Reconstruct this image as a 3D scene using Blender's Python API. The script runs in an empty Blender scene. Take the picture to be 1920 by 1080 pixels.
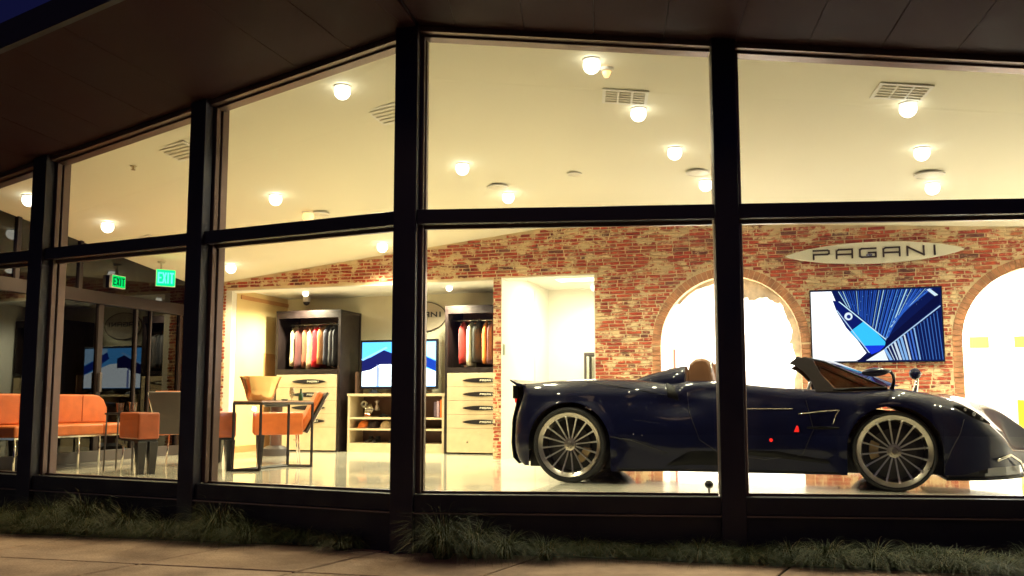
import bpy, bmesh, math, random
from math import sin, cos, pi, radians, sqrt, atan2, exp
from mathutils import Vector, Matrix
random.seed(7)
S = bpy.context.scene
COL = S.collection

# ---------------------------------------------------------------- camera, sky, exposure
cam_d = bpy.data.cameras.new('camera'); cam = bpy.data.objects.new('camera', cam_d); COL.objects.link(cam)
cam.location = (0, 0, 0.76); cam.rotation_euler = (radians(90 + 5.847), 0, 0)
cam_d.lens = 1700 / 1920 * 36; cam_d.sensor_width = 36; cam_d.shift_y = 0.0213
cam_d.clip_start = 0.05; cam_d.clip_end = 600
S.camera = cam
world = bpy.data.worlds.new('World'); S.world = world; world.use_nodes = True
wn = world.node_tree; wn.nodes.clear()
sky = wn.nodes.new('ShaderNodeTexSky'); sky.sky_type = 'NISHITA'; sky.sun_disc = False
sky.sun_elevation = radians(-2.6); sky.sun_rotation = radians(170)
bg = wn.nodes.new('ShaderNodeBackground'); bg.inputs[1].default_value = 0.15
wo = wn.nodes.new('ShaderNodeOutputWorld')
tn = wn.nodes.new('ShaderNodeMix'); tn.data_type = 'RGBA'; tn.blend_type = 'MULTIPLY'; tn.inputs[0].default_value = 1; tn.inputs[7].default_value = (.30, .36, 1.9, 1)
wn.links.new(sky.outputs[0], tn.inputs[6]); wn.links.new(tn.outputs[2], bg.inputs[0]); wn.links.new(bg.outputs[0], wo.inputs[0])
street_d = bpy.data.lights.new('street_lighting', 'SUN'); street_d.energy = .13; street_d.angle = radians(12); street_d.color = (1, .60, .36)  # directional lamp standing in for warm street lighting behind the camera
street_lt = bpy.data.objects.new('street_lighting', street_d); COL.objects.link(street_lt); street_lt.rotation_euler = (radians(52), 0, radians(-14))
S.view_settings.view_transform = 'Standard'; S.view_settings.look = 'None'
S.view_settings.exposure = 0.0; S.view_settings.gamma = 1.0; S.view_settings.use_curve_mapping = False
S.render.engine = 'CYCLES'
S.cycles.use_denoising = True
S.cycles.max_bounces = 9; S.cycles.diffuse_bounces = 5; S.cycles.glossy_bounces = 4
S.cycles.transparent_max_bounces = 12; S.cycles.caustics_reflective = False; S.cycles.caustics_refractive = False
S.cycles.sample_clamp_indirect = 6.0

K = 3.9       # master brightness of the room's lamps
WARM = (1.0, 0.91, 0.60)

# ---------------------------------------------------------------- materials
def mat(name, col=(.5, .5, .5), rough=.5, metal=0., coat=0., emit=None, es=0., var=0., vscale=8., bump=0., bscale=40., spec=.5, coat_r=.03, sheen=0.):
    m = bpy.data.materials.new(name); m.use_nodes = True
    nt = m.node_tree; b = nt.nodes['Principled BSDF']
    b.inputs['Base Color'].default_value = (*col, 1); b.inputs['Roughness'].default_value = rough
    b.inputs['Metallic'].default_value = metal; b.inputs['Coat Weight'].default_value = coat
    b.inputs['Coat Roughness'].default_value = coat_r; b.inputs['Specular IOR Level'].default_value = spec
    b.inputs['Sheen Weight'].default_value = sheen
    if emit: b.inputs['Emission Color'].default_value = (*emit, 1); b.inputs['Emission Strength'].default_value = es
    tc = None
    if var or bump:
        tc = nt.nodes.new('ShaderNodeTexCoord')
    if var:
        n = nt.nodes.new('ShaderNodeTexNoise'); n.inputs['Scale'].default_value = vscale; n.inputs['Detail'].default_value = 5
        nt.links.new(tc.outputs['Object'], n.inputs['Vector'])
        r = nt.nodes.new('ShaderNodeMapRange'); r.inputs[1].default_value = .3; r.inputs[2].default_value = .7
        r.inputs[3].default_value = 1 - var; r.inputs[4].default_value = 1 + var
        nt.links.new(n.outputs['Fac'], r.inputs[0])
        h = nt.nodes.new('ShaderNodeHueSaturation'); h.inputs['Color'].default_value = (*col, 1)
        nt.links.new(r.outputs[0], h.inputs['Value']); nt.links.new(h.outputs[0], b.inputs['Base Color'])
        r2 = nt.nodes.new('ShaderNodeMapRange'); r2.inputs[1].default_value = .3; r2.inputs[2].default_value = .7
        r2.inputs[3].default_value = max(.02, rough * (1 - var)); r2.inputs[4].default_value = min(1, rough * (1 + var))
        nt.links.new(n.outputs['Fac'], r2.inputs[0]); nt.links.new(r2.outputs[0], b.inputs['Roughness'])
    if bump:
        n2 = nt.nodes.new('ShaderNodeTexNoise'); n2.inputs['Scale'].default_value = bscale; n2.inputs['Detail'].default_value = 4
        nt.links.new(tc.outputs['Object'], n2.inputs['Vector'])
        bp = nt.nodes.new('ShaderNodeBump'); bp.inputs['Strength'].default_value = bump; bp.inputs['Distance'].default_value = .01
        nt.links.new(n2.outputs['Fac'], bp.inputs['Height']); nt.links.new(bp.outputs[0], b.inputs['Normal'])
    return m

M = {}
M['post'] = mat('post_paint', (.009, .007, .018), .5, var=.2, vscale=3)
M['jamb'] = mat('anodised_jamb', (.13, .085, .075), .36, metal=.5)
M['plinth'] = mat('plinth_metal', (.008, .007, .014), .55, var=.25, vscale=4, bump=.15, bscale=12)
M['ledge'] = mat('ledge_metal', (.16, .12, .12), .35, metal=.6)
M['soffit'] = mat('soffit_metal', (.034, .014, .016), .7, metal=.0, var=.15, spec=.12, vscale=1.3, bump=.05, bscale=6)
M['fascia'] = mat('fascia_metal', (.02, .018, .025), .5)
M['plaster'] = mat('ceiling_plaster', (.82, .78, .62), .9, var=.025, vscale=.8, bump=.04, bscale=60)
M['white'] = mat('white_paint', (.82, .80, .74), .6, var=.02, vscale=2)
M['cream'] = mat('cream_panel', (.78, .60, .30), .5, var=.05, vscale=3)
M['tan_wood'] = mat('tan_wood', (.52, .26, .10), .45, var=.12, vscale=4)
M['beige'] = mat('beige_laminate', (.50, .40, .26), .5, var=.06, vscale=9)
M['dark_wood'] = mat('dark_wood', (.016, .010, .010), .42, coat=.0, spec=.3, var=.2, vscale=12)
M['black'] = mat('black_lacquer', (.012, .010, .012), .3, coat=.3)
M['leather'] = mat('orange_leather', (.48, .115, .022), .42, var=.16, vscale=7, bump=.25, bscale=90)
M['leather_shaded'] = mat('orange_leather_shaded', (.30, .065, .018), .45, var=.2, vscale=7, bump=.25, bscale=90)  # same orange leather, darkened for stools that face away from the lamps
M['tanleather'] = mat('tan_leather', (.20, .085, .035), .5, var=.1, bump=.2, bscale=90)
M['shell'] = mat('grey_shell', (.05, .04, .042), .5, var=.1)
M['chrome'] = mat('chrome', (.75, .72, .68), .12, metal=1)
M['copper'] = mat('copper_bowl', (.80, .50, .24), .20, metal=1, var=.1, vscale=6)
M['paint'] = mat('navy_car_paint', (.0014, .0024, .020), .45, coat=1.0, coat_r=.006, spec=.08)
M['paint'].node_tree.nodes['Principled BSDF'].inputs['Coat IOR'].default_value = 1.25
M['carbon'] = mat('carbon_black', (.002, .002, .003), .40, spec=.15)
M['rubber'] = mat('tyre_rubber', (.012, .011, .012), .62, bump=.2, bscale=60)
M['rim'] = mat('rim_alloy', (.46, .42, .37), .30, metal=1, var=.12, vscale=9)
M['spoke'] = mat('spoke_alloy', (.58, .56, .54), .32, metal=.95)
M['disc'] = mat('brake_disc', (.05, .045, .045), .5, metal=.7, var=.2, vscale=20)
M['caliper'] = mat('caliper_metal', (.42, .30, .16), .35, metal=.6)
M['tvblack'] = mat('tv_black', (.01, .01, .014), .25)
M['signcream'] = mat('sign_cream', (.80, .77, .64), .35, coat=.3)
M['signgrey'] = mat('sign_taupe', (.50, .42, .32), .5)
M['redlens'] = mat('red_lens', (.6, .01, .01), .2, emit=(1, .03, .02), es=.8)
M['lampglass'] = mat('headlamp_glass', (.25, .25, .27), .08, metal=.6, coat=1)
M['soil'] = mat('planting_soil', (.045, .028, .02), .95, var=.3, vscale=14, bump=.6, bscale=30)
M['yellow'] = mat('yellow_board', (.55, .14, .006), .6)
M['orange'] = mat('orange_cloth', (.75, .22, .03), .7)
M['vent'] = mat('vent_grey', (.70, .66, .54), .5)
M['ventslot'] = mat('vent_slot', (.55, .50, .38), .7)

def lamp_mat(name, col, s):
    return mat(name, (.8, .8, .8), .4, emit=col, es=s)
M['lens'] = lamp_mat('downlight_bloom_globe', (1, .93, .78), 5)
M['heat'] = lamp_mat('amber_lens', (1, .55, .18), 1.5)

def floor_mat():
    m = mat('polished_floor', (.74, .70, .58), .10, coat=.5, coat_r=.05)
    nt = m.node_tree; b = nt.nodes['Principled BSDF']; tc = nt.nodes.new('ShaderNodeTexCoord')
    mp = nt.nodes.new('ShaderNodeMapping'); mp.inputs['Rotation'].default_value = (0, 0, radians(16.5))
    br = nt.nodes.new('ShaderNodeTexBrick'); br.offset = .5
    br.inputs['Scale'].default_value = 1; br.inputs['Brick Width'].default_value = 1.2; br.inputs['Row Height'].default_value = .6
    br.inputs['Mortar Size'].default_value = .004; br.inputs['Color1'].default_value = (.76, .72, .60, 1); br.inputs['Color2'].default_value = (.70, .66, .55, 1)
    br.inputs['Mortar'].default_value = (.5, .46, .38, 1)
    n = nt.nodes.new('ShaderNodeTexNoise'); n.inputs['Scale'].default_value = 1.7; n.inputs['Detail'].default_value = 6
    r = nt.nodes.new('ShaderNodeMapRange'); r.inputs[3].default_value = .05; r.inputs[4].default_value = .17
    nt.links.new(tc.outputs['Object'], mp.inputs[0]); nt.links.new(mp.outputs[0], br.inputs['Vector'])
    nt.links.new(tc.outputs['Object'], n.inputs['Vector']); nt.links.new(n.outputs['Fac'], r.inputs[0])
    nt.links.new(br.outputs['Color'], b.inputs['Base Color']); nt.links.new(r.outputs[0], b.inputs['Roughness'])
    return m
M['floor'] = floor_mat()

def glass_mat(name, tint=(.96, .98, .97), ior=1.5, extra=0.):
    m = bpy.data.materials.new(name); m.use_nodes = True; nt = m.node_tree; nt.nodes.clear()
    o = nt.nodes.new('ShaderNodeOutputMaterial'); mx = nt.nodes.new('ShaderNodeMixShader')
    t = nt.nodes.new('ShaderNodeBsdfTransparent'); t.inputs[0].default_value = (*tint, 1)
    g = nt.nodes.new('ShaderNodeBsdfGlossy'); g.inputs['Roughness'].default_value = .0
    ge = nt.nodes.new('ShaderNodeNewGeometry'); dt = nt.nodes.new('ShaderNodeVectorMath'); dt.operation = 'DOT_PRODUCT'
    nt.links.new(ge.outputs['Incoming'], dt.inputs[0]); nt.links.new(ge.outputs['Normal'], dt.inputs[1])
    def mth(op, *v):
        q = nt.nodes.new('ShaderNodeMath'); q.operation = op
        for i, x in enumerate(v):
            if isinstance(x, (int, float)): q.inputs[i].default_value = x
            else: nt.links.new(x, q.inputs[i])
        return q.outputs[0]
    r0 = ((ior - 1) / (ior + 1)) ** 2
    k = mth('POWER', mth('SUBTRACT', 1.0, mth('ABSOLUTE', dt.outputs['Value'])), 5.0)
    a = nt.nodes.new('ShaderNodeMath'); a.operation = 'MULTIPLY_ADD'; a.use_clamp = True
    nt.links.new(k, a.inputs[0]); a.inputs[1].default_value = (1 - r0); a.inputs[2].default_value = r0 + extra; nt.links.new(a.outputs[0], mx.inputs[0])
    nt.links.new(t.outputs[0], mx.inputs[1]); nt.links.new(g.outputs[0], mx.inputs[2]); nt.links.new(mx.outputs[0], o.inputs[0])
    return m
M['glass'] = glass_mat('window_glass')
M['darkglass'] = glass_mat('door_glass', (.05, .05, .06), 1.5, .02)
M['screenglass'] = glass_mat('windscreen_glass', (.48, .42, .40), 1.5, .02)

def brick_mat(tan=0.):
    m = bpy.data.materials.new('old_brick'); m.use_nodes = True; nt = m.node_tree; b = nt.nodes['Principled BSDF']
    L = nt.links.new; N = nt.nodes.new
    geo = N('ShaderNodeNewGeometry'); oi = N('ShaderNodeObjectInfo')
    ad = N('ShaderNodeMath'); ad.operation = 'ADD'; L(geo.outputs['Random Per Island'], ad.inputs[0]); L(oi.outputs['Random'], ad.inputs[1])
    fr = N('ShaderNodeMath'); fr.operation = 'FRACT'; L(ad.outputs[0], fr.inputs[0])
    cr = N('ShaderNodeValToRGB'); e = cr.color_ramp.elements
    e[0].position = 0; e[0].color = (.27, .035, .02, 1); e[1].position = 1; e[1].color = (.50, .16, .07, 1)
    for p, c in ((.2, (.40, .055, .026, 1)), (.45, (.48, .085, .036, 1)), (.68, (.37, .065, .036, 1)), (.80, (.40, .13, .06, 1)), (.86, (.14, .05, .035, 1)), (.92, (.33, .06, .035, 1))):
        x = e.new(p); x.color = c
    for x in e: x.color = [x.color[i] * (1 - tan) + (.50, .30, .16, 1)[i] * tan for i in range(4)]
    L(fr.outputs[0], cr.inputs[0])
    n1 = N('ShaderNodeTexNoise'); n1.inputs['Scale'].default_value = 5.5; n1.inputs['Detail'].default_value = 9; n1.inputs['Roughness'].default_value = .72
    mp = N('ShaderNodeMapping'); mp.inputs['Scale'].default_value = (1, 1, 1.6)
    L(geo.outputs['Position'], mp.inputs[0]); L(mp.outputs[0], n1.inputs['Vector'])
    r1 = N('ShaderNodeMapRange'); r1.inputs[1].default_value = .50; r1.inputs[2].default_value = .56; L(n1.outputs['Fac'], r1.inputs[0])
    n2 = N('ShaderNodeTexNoise'); n2.inputs['Scale'].default_value = 22; n2.inputs['Detail'].default_value = 6; L(geo.outputs['Position'], n2.inputs['Vector'])
    r2 = N('ShaderNodeMapRange'); r2.inputs[1].default_value = .35; r2.inputs[2].default_value = .7; r2.inputs[3].default_value = .72; r2.inputs[4].default_value = 1.25; L(n2.outputs['Fac'], r2.inputs[0])
    h = N('ShaderNodeHueSaturation'); L(cr.outputs[0], h.inputs['Color']); L(r2.outputs[0], h.inputs['Value'])
    mx = N('ShaderNodeMix'); mx.data_type = 'RGBA'; L(r1.outputs[0], mx.inputs[0]); L(h.outputs[0], mx.inputs[6]); mx.inputs[7].default_value = (.72, .54, .32, 1)
    L(mx.outputs[2], b.inputs['Base Color']); b.inputs['Roughness'].default_value = .85
    bp = N('ShaderNodeBump'); bp.inputs['Strength'].default_value = .6; bp.inputs['Distance'].default_value = .01; L(n2.outputs['Fac'], bp.inputs['Height']); L(bp.outputs[0], b.inputs['Normal'])
    return m
M['brick'] = brick_mat()
M['mortar'] = mat('mortar', (.74, .58, .36), .95, var=.22, vscale=5, bump=.7, bscale=35)
M['archbrick'] = mat('arch_brick', (.44, .20, .10), .88, var=.45, vscale=7, bump=.6, bscale=30)
M['tornbrick'] = mat('torn_brick', (.74, .60, .48), .9, var=.35, vscale=9, bump=.9, bscale=18)

def side_mat():
    m = mat('pavement_concrete', (.34, .26, .20), .85, bump=.7, bscale=45)
    nt = m.node_tree; b = nt.nodes['Principled BSDF']; N = nt.nodes.new; L = nt.links.new
    g = N('ShaderNodeNewGeometry'); n = N('ShaderNodeTexNoise'); n.inputs['Scale'].default_value = 1.6; n.inputs['Detail'].default_value = 9; n.inputs['Roughness'].default_value = .65
    L(g.outputs['Position'], n.inputs['Vector']); cr = N('ShaderNodeValToRGB'); e = cr.color_ramp.elements
    e[0].position = .33; e[0].color = (.27, .165, .12, 1); e[1].position = .68; e[1].color = (.58, .39, .28, 1); L(n.outputs['Fac'], cr.inputs[0]); L(cr.outputs[0], b.inputs['Base Color'])
    return m
M['pave'] = side_mat()

def grass_mat():
    m = bpy.data.materials.new('grass_blades'); m.use_nodes = True; nt = m.node_tree; b = nt.nodes['Principled BSDF']; N = nt.nodes.new; L = nt.links.new
    g = N('ShaderNodeNewGeometry'); cr = N('ShaderNodeValToRGB'); e = cr.color_ramp.elements
    e[0].color = (.022, .042, .008, 1); e[1].color = (.24, .16, .05, 1); e.new(.8).color = (.06, .078, .014, 1)
    L(g.outputs['Random Per Island'], cr.inputs[0]); L(cr.outputs[0], b.inputs['Base Color']); b.inputs['Roughness'].default_value = .6
    return m
M['grass'] = grass_mat()

_em = {}
def emis(col, s=1.0):
    k = (col, s)
    if k not in _em:
        m = bpy.data.materials.new('screen_colour'); m.use_nodes = True; nt = m.node_tree; nt.nodes.clear()
        o = nt.nodes.new('ShaderNodeOutputMaterial'); e = nt.nodes.new('ShaderNodeEmission')
        e.inputs[0].default_value = (*col, 1); e.inputs[1].default_value = s; nt.links.new(e.outputs[0], o.inputs[0]); _em[k] = m
    return _em[k]

# ---------------------------------------------------------------- mesh helpers
class MB:
    def __init__(s): s.v = []; s.f = []; s.mi = []
    def add(s, vs, fs, mi=0):
        o = len(s.v); s.v += [tuple(p) for p in vs]; s.f += [tuple(i + o for i in f) for f in fs]; s.mi += [mi] * len(fs); return s
    def box(s, x0, x1, y0, y1, z0, z1, mi=0, mtx=None):
        vs = [Vector((x, y, z)) for z in (z0, z1) for y in (y0, y1) for x in (x0, x1)]
        if mtx: vs = [mtx @ p for p in vs]
        return s.add(vs, [(0, 2, 3, 1), (4, 5, 7, 6), (0, 1, 5, 4), (2, 6, 7, 3), (0, 4, 6, 2), (1, 3, 7, 5)], mi)
    def taper(s, c0, h0, c1, h1, mi=0):
        vs = []
        for c, h in ((c0, h0), (c1, h1)):
            for dx, dy in ((-1, -1), (1, -1), (1, 1), (-1, 1)): vs.append((c[0] + dx * h[0], c[1] + dy * h[1], c[2]))
        return s.add(vs, [(0, 3, 2, 1), (4, 5, 6, 7), (0, 1, 5, 4), (1, 2, 6, 5), (2, 3, 7, 6), (3, 0, 4, 7)], mi)
    def prism(s, pts, d, mi=0):
        """pts: 3D polygon, d: extrusion vector"""
        n = len(pts); d = Vector(d); a = [Vector(p) for p in pts]; vs = a + [p + d for p in a]
        return s.add(vs, [tuple(range(n - 1, -1, -1)), tuple(range(n, 2 * n))] + [(i, (i + 1) % n, n + (i + 1) % n, n + i) for i in range(n)], mi)
    def tube(s, pts, r, n=8, closed=False, mi=0, flat=None):
        pts = [Vector(p) for p in pts]; m = len(pts); rings = []
        rr = r if isinstance(r, (list, tuple)) else [r] * m
        up = None
        for i, p in enumerate(pts):
            a = pts[(i - 1) % m] if (i > 0 or closed) else p; b = pts[(i + 1) % m] if (i < m - 1 or closed) else p
            t = (b - a).normalized()
            if up is None: up = Vector((0, 0, 1)) if abs(t.z) < .9 else Vector((1, 0, 0))
            e1 = t.cross(up); e1 = e1.normalized() if e1.length > 1e-6 else Vector((1, 0, 0)); e2 = e1.cross(t); up = e2
            rings.append([p + (e1 * cos(2 * pi * k / n) + e2 * sin(2 * pi * k / n)) * rr[i] for k in range(n)])
        vs = [q for R in rings for q in R]; fs = []
        for i in range(m if closed else m - 1):
            for k in range(n):
                fs.append((i * n + k, i * n + (k + 1) % n, ((i + 1) % m) * n + (k + 1) % n, ((i + 1) % m) * n + k))
        if not closed: fs += [tuple(range(n - 1, -1, -1)), tuple((m - 1) * n + k for k in range(n))]
        return s.add(vs, fs, mi)
    def lathe(s, prof, n=32, axis='z', c=(0, 0, 0), mi=0, caps=False):
        vs = []
        for (r, h) in prof:
            for k in range(n):
                a = 2 * pi * k / n
                p = (r * cos(a), r * sin(a), h) if axis == 'z' else (r * cos(a), h, r * sin(a))
                vs.append((p[0] + c[0], p[1] + c[1], p[2] + c[2]))
        m = len(prof); fs = []
        for i in range(m - 1):
            for k in range(n): fs.append((i * n + k, i * n + (k + 1) % n, (i + 1) * n + (k + 1) % n, (i + 1) * n + k))
        if caps and prof[0][0] > 1e-5: fs.append(tuple(range(n - 1, -1, -1)))
        if caps and prof[-1][0] > 1e-5: fs.append(tuple((m - 1) * n + k for k in range(n)))
        return s.add(vs, fs, mi)
    def build(s, name, m, parent=None, loc=None, smooth=False, bevel=0, seg=2, auto=None):
        me = bpy.data.meshes.new(name); me.from_pydata(s.v, [], s.f)
        for x in (m if isinstance(m, (list, tuple)) else [m]): me.materials.append(x)
        me.polygons.foreach_set('material_index', s.mi)
        bm = bmesh.new(); bm.from_mesh(me)
        if auto is not False: bmesh.ops.recalc_face_normals(bm, faces=bm.faces)
        bm.to_mesh(me); bm.free()
        if smooth: me.polygons.foreach_set('use_smooth', [True] * len(me.polygons))
        me.update()
        o = bpy.data.objects.new(name, me); COL.objects.link(o)
        if parent: o.parent = parent
        if loc: o.location = loc
        if bevel:
            b = o.modifiers.new('bevel', 'BEVEL'); b.width = bevel; b.segments = seg; b.limit_method = 'ANGLE'; b.angle_limit = radians(40)
        if smooth == 'angle':
            try: me.set_sharp_from_angle(angle=radians(38))
            except Exception: pass
        return o

def empty(name, loc=(0, 0, 0), rz=0):
    o = bpy.data.objects.new(name, None); COL.objects.link(o); o.location = loc; o.rotation_euler = (0, 0, rz); o.empty_display_size = .2
    return o
def tag(o, label, cat, group=None, kind=None):
    if label: o['label'] = label
    if cat: o['category'] = cat
    if group: o['group'] = group
    if kind: o['kind'] = kind
    return o
def kind(o, k): o['kind'] = k; return o
def copy_tree(o, parent=None):
    c = o.copy(); COL.objects.link(c); c.parent = parent
    for ch in [x for x in bpy.data.objects if x.parent == o]: copy_tree(ch, c)
    return c

# stroke lettering on a plane: letters laid along local x, up z, standing proud towards -y
GLY = {'P': [[(0, 0), (0, .52), (.9, .52), (1, .62), (1, .9), (.9, 1), (0, 1)]],
       'A': [[(0, 0), (0, .85), (.15, 1), (1, 1), (1, 0)], [(0, .42), (1, .42)]],
       'G': [[(1, 1), (.12, 1), (0, .88), (0, .12), (.12, 0), (1, 0), (1, .5), (.55, .5)]],
       'N': [[(0, 0), (0, 1), (1, 0), (1, 1)]], 'I': [[(.5, 0), (.5, 1)]],
       'E': [[(1, 1), (0, 1), (0, 0), (1, 0)], [(0, .5), (.8, .5)]], 'X': [[(0, 0), (1, 1)], [(0, 1), (1, 0)]], 'T': [[(0, 1), (1, 1)], [(.5, 1), (.5, 0)]]}
def letters(text, x, z, w, h, gap, th, y0, y1, m, parent):
    for ch in text:
        strokes(MB_ := MB(), ch, x, z, w if ch != 'I' else w * .35, h, gap, th, y0, y1); MB_.build('letter', m, parent); x += (w if ch != 'I' else w * .35) + gap
def strokes(mb, text, x, z, w, h, gap, th, y0, y1, adv=None):
    cx = x
    for ch in text:
        ww = w
        for line in GLY[ch]:
            P = [(cx + a * ww, z + b * h) for a, b in line]
            for (a, b) in zip(P[:-1], P[1:]):
                d = Vector((b[0] - a[0], b[1] - a[1])); L = d.length
                if L < 1e-6: continue
                d /= L; n = Vector((-d.y, d.x)) * th / 2; e = d * th / 2
                q = [(a[0] - e.x + n.x, a[1] - e.y + n.y), (b[0] + e.x + n.x, b[1] + e.y + n.y), (b[0] + e.x - n.x, b[1] + e.y - n.y), (a[0] - e.x - n.x, a[1] - e.y - n.y)]
                mb.prism([(p[0], y1, p[1]) for p in q], (0, y0 - y1, 0))
        cx += ww + gap
    return mb

def zc(x, y): return min(4.973 + .07 * x - .153 * y, 4.509 - .1 * x - .102 * y)
def clip(poly, n, c):
    """keep part of 2D poly with n.p >= c"""
    out = []
    for i, a in enumerate(poly):
        b = poly[(i + 1) % len(poly)]; da = n[0] * a[0] + n[1] * a[1] - c; db = n[0] * b[0] + n[1] * b[1] - c
        if da >= 0: out.append(a)
        if da * db < 0: t = da / (da - db); out.append((a[0] + (b[0] - a[0]) * t, a[1] + (b[1] - a[1]) * t))
    return out

# frames of reference
M2 = Vector((-.856, 7.2)); AL = radians(-25.5); AR = radians(-5.0); AW = radians(-16.5); AG = radians(72)
def fr(o, a):
    def g(x, y): return (o[0] + x * cos(a) - y * sin(a), o[1] + x * sin(a) + y * cos(a))
    return g
FL = fr(M2, AL); FRR = fr(M2, AR); W0 = (-.18, 12.4); FW = fr(W0, AW); G0 = (-5.35, 12.1); FG = fr(G0, AG)

# ---------------------------------------------------------------- ground
GZ = -.40
g = MB().box(-60, 60, -20, 90, GZ - .3, GZ - .02).build('ground', mat('asphalt', (.045, .042, .042), .9, var=.2, bump=.3)); kind(g, 'structure')
pav = kind(MB().box(-14, 10, 2.0, 9.6, GZ - .019, GZ - .012).build('pavement', mat('joint_dirt', (.02, .014, .012), .95)), 'structure')
# paving slabs: long edge follows the planting strip
E0 = Vector((-4.569, 8.252)); E1 = Vector((3.373, 6.25)); ed = (E1 - E0).normalized(); en = Vector((ed.y, -ed.x))   # towards camera
slab_me = None
joints = [-7.4, -5.8, -4.4, -2.9, -1.4, .16, 1.40, 2.64, 4.45, 6.1, 7.8, 9.6, 11.4, 13.2]
for i in range(len(joints) - 1):
    for j in range(4):
        a, b = joints[i] + .010, joints[i + 1] - .010; c, d = j * 1.05 + .009, (j + 1) * 1.05 - .009
        if j: a += .0
        sk = -.25   # joints lean as in the photo
        q = [E0 + ed * (a + 2.3 + sk * c) + en * c, E0 + ed * (b + 2.3 + sk * c) + en * c, E0 + ed * (b + 2.3 + sk * d) + en * d, E0 + ed * (a + 2.3 + sk * d) + en * d]
        MB().prism([(p.x, p.y, GZ - .0118) for p in q], (0, 0, .0118 + random.uniform(0, .003))).build('paving_slab', M['pave'], pav, bevel=.012, seg=1)
# planting strip between slab edge and facade
bedpoly = [E0 + ed * -3 + Vector((0, 0)), E1 + ed * 5, E1 + ed * 5 + Vector((.5, 2.2)), E0 + ed * -3 + Vector((.5, 2.2))]
kind(MB().prism([(p.x, p.y, GZ - .0119) for p in bedpoly], (0, 0, .009)).build('planting_bed_ground', M['soil']), 'structure')

# showroom floor slab
rw = FW(8.0, 0); m5 = FRR(7.62, .04); gf = FL(-5.84, .04); 
fl_poly = [FL(-5.84, .06), FL(0, .06), FRR(7.7, .06), FW(8.3, 5.5), FW(-6.6, 5.5)]
kind(MB().prism([(p[0], p[1], -.38) for p in fl_poly], (0, 0, .38)).build('showroom_floor', M['floor']), 'structure')

# ---------------------------------------------------------------- roof: ceiling, soffit, fascia
wl = FW(-4.83, 0); wr_ = FW(8.05, 0)
rx = lambda y: -2.794 + .2814 * y
rW = (.628, 12.16)
R0 = (rx(7.2), 7.2)
cl = clip([FL(-5.95, .10), FL(.9, .10), (3.0, 12.4), FW(1.5, .1), FW(-4.95, .1)], (-1, .2814), 2.784)
cr_ = clip([FRR(-.9, .10), FRR(7.7, .10), FW(8.2, .1), FW(-.6, .1)], (1, -.2814), -2.804)
def slab_on(poly, f, t, off=0): return MB().prism([(p[0], p[1], f(p[0], p[1]) + off) for p in poly], (0, 0, t))
zl_ = lambda x, y: 4.973 + .07 * x - .153 * y
zr_ = lambda x, y: 4.509 - .1 * x - .102 * y
kind(slab_on(cl, zl_, .10, .05).build('roof_slab', M['fascia']), 'structure'); kind(slab_on(cr_, zr_, .10, .05).build('roof_slab', M['fascia']), 'structure')
per = [FL(-5.95, .10), FL(-.02, .10), FRR(.02, .10), FRR(7.7, .10), FW(8.2, .1), FW(-4.95, .1)]
def zsoft(x, y):
    a, b = zl_(x, y), zr_(x, y); h = max(0, .10 - abs(a - b)) / .10
    return min(a, b) - h * h * .10 * .25
cmb = MB(); ofs = [-9, -6, -3, -1.5] + [-.9 + .1 * i for i in range(19)] + [1.5, 3, 6, 9, 12]
for d0, d1 in zip(ofs[:-1], ofs[1:]):
    # offset measured along x from the ridge x = -2.794 + .2814 y
    q = clip(clip(per, (1, -.2814), -2.794 + d0), (-1, .2814), 2.794 - d1)
    if len(q) < 3: continue
    cmb.add([(p[0], p[1], zsoft(*p)) for p in q], [tuple(range(len(q)))])
co = kind(cmb.build('ceiling', M['plaster'], smooth=True), 'structure')
bm = bmesh.new(); bm.from_mesh(co.data); bmesh.ops.remove_doubles(bm, verts=bm.verts, dist=.001); bmesh.ops.recalc_face_normals(bm, faces=bm.faces); bm.to_mesh(co.data); bm.free()

roof = tag(empty('canopy_roof', (0, 0, 0)), 'dark brown panelled roof overhang above the shop windows', 'roof')
OH = 1.5
def soff(F, xs, f, side):
    gp_ = .0015 if side == 'L' else .0022
    for a, b in zip(xs[:-1], xs[1:]):
        po = [F(a + gp_, .03), F(b - gp_, .03), F(b - gp_, -OH), F(a + gp_, -OH)]
        # clip at ridge x = -2.794+.2814y
        po = clip(po, (-1, .2814), 2.794 + .006) if side == 'L' else clip(po, (1, -.2814), -2.794 + .006)
        if len(po) < 3: continue
        MB().prism([(p[0], p[1], f(p[0], p[1]) + random.uniform(0, .003)) for p in po], (0, 0, .03)).build('soffit_panel', M['soffit'], roof)
soff(FL, [-8.4 + .56 * i for i in range(16)] + [1.2], zl_, 'L')
soff(FRR, [-1.2, -.72, -.16] + [-.16 + .56 * i for i in range(1, 17)], zr_, 'R')
# backing above the panels and fascia at the outer edge
pl = clip([FL(-8.4, .03), FL(1.6, .03), FL(1.6, -OH), FL(-8.4, -OH)], (-1, .2814), 2.794)
pr = clip([FRR(-1.6, .03), FRR(9.0, .03), FRR(9.0, -OH), FRR(-1.6, -OH)], (1, -.2814), -2.794)
slab_on(pl, zl_, .10, .034).build('roof_deck', M['fascia'], roof)
slab_on(pr, zr_, .10, .034).build('roof_deck', M['fascia'], roof)
def fascia(F, x0, x1, f):
    P = [F(x0, -OH), F(x1, -OH)]; Q = [F(x1, -OH - .05), F(x0, -OH - .05)]
    vs = [(p[0], p[1], f(*p) - .02) for p in P + Q] + [(p[0], p[1], f(*p) + .20) for p in P + Q]
    MB().add(vs, [(0, 1, 2, 3), (7, 6, 5, 4), (0, 4, 5, 1), (1, 5, 6, 2), (2, 6, 7, 3), (3, 7, 4, 0)]).build('fascia_board', M['fascia'], roof)
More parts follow.
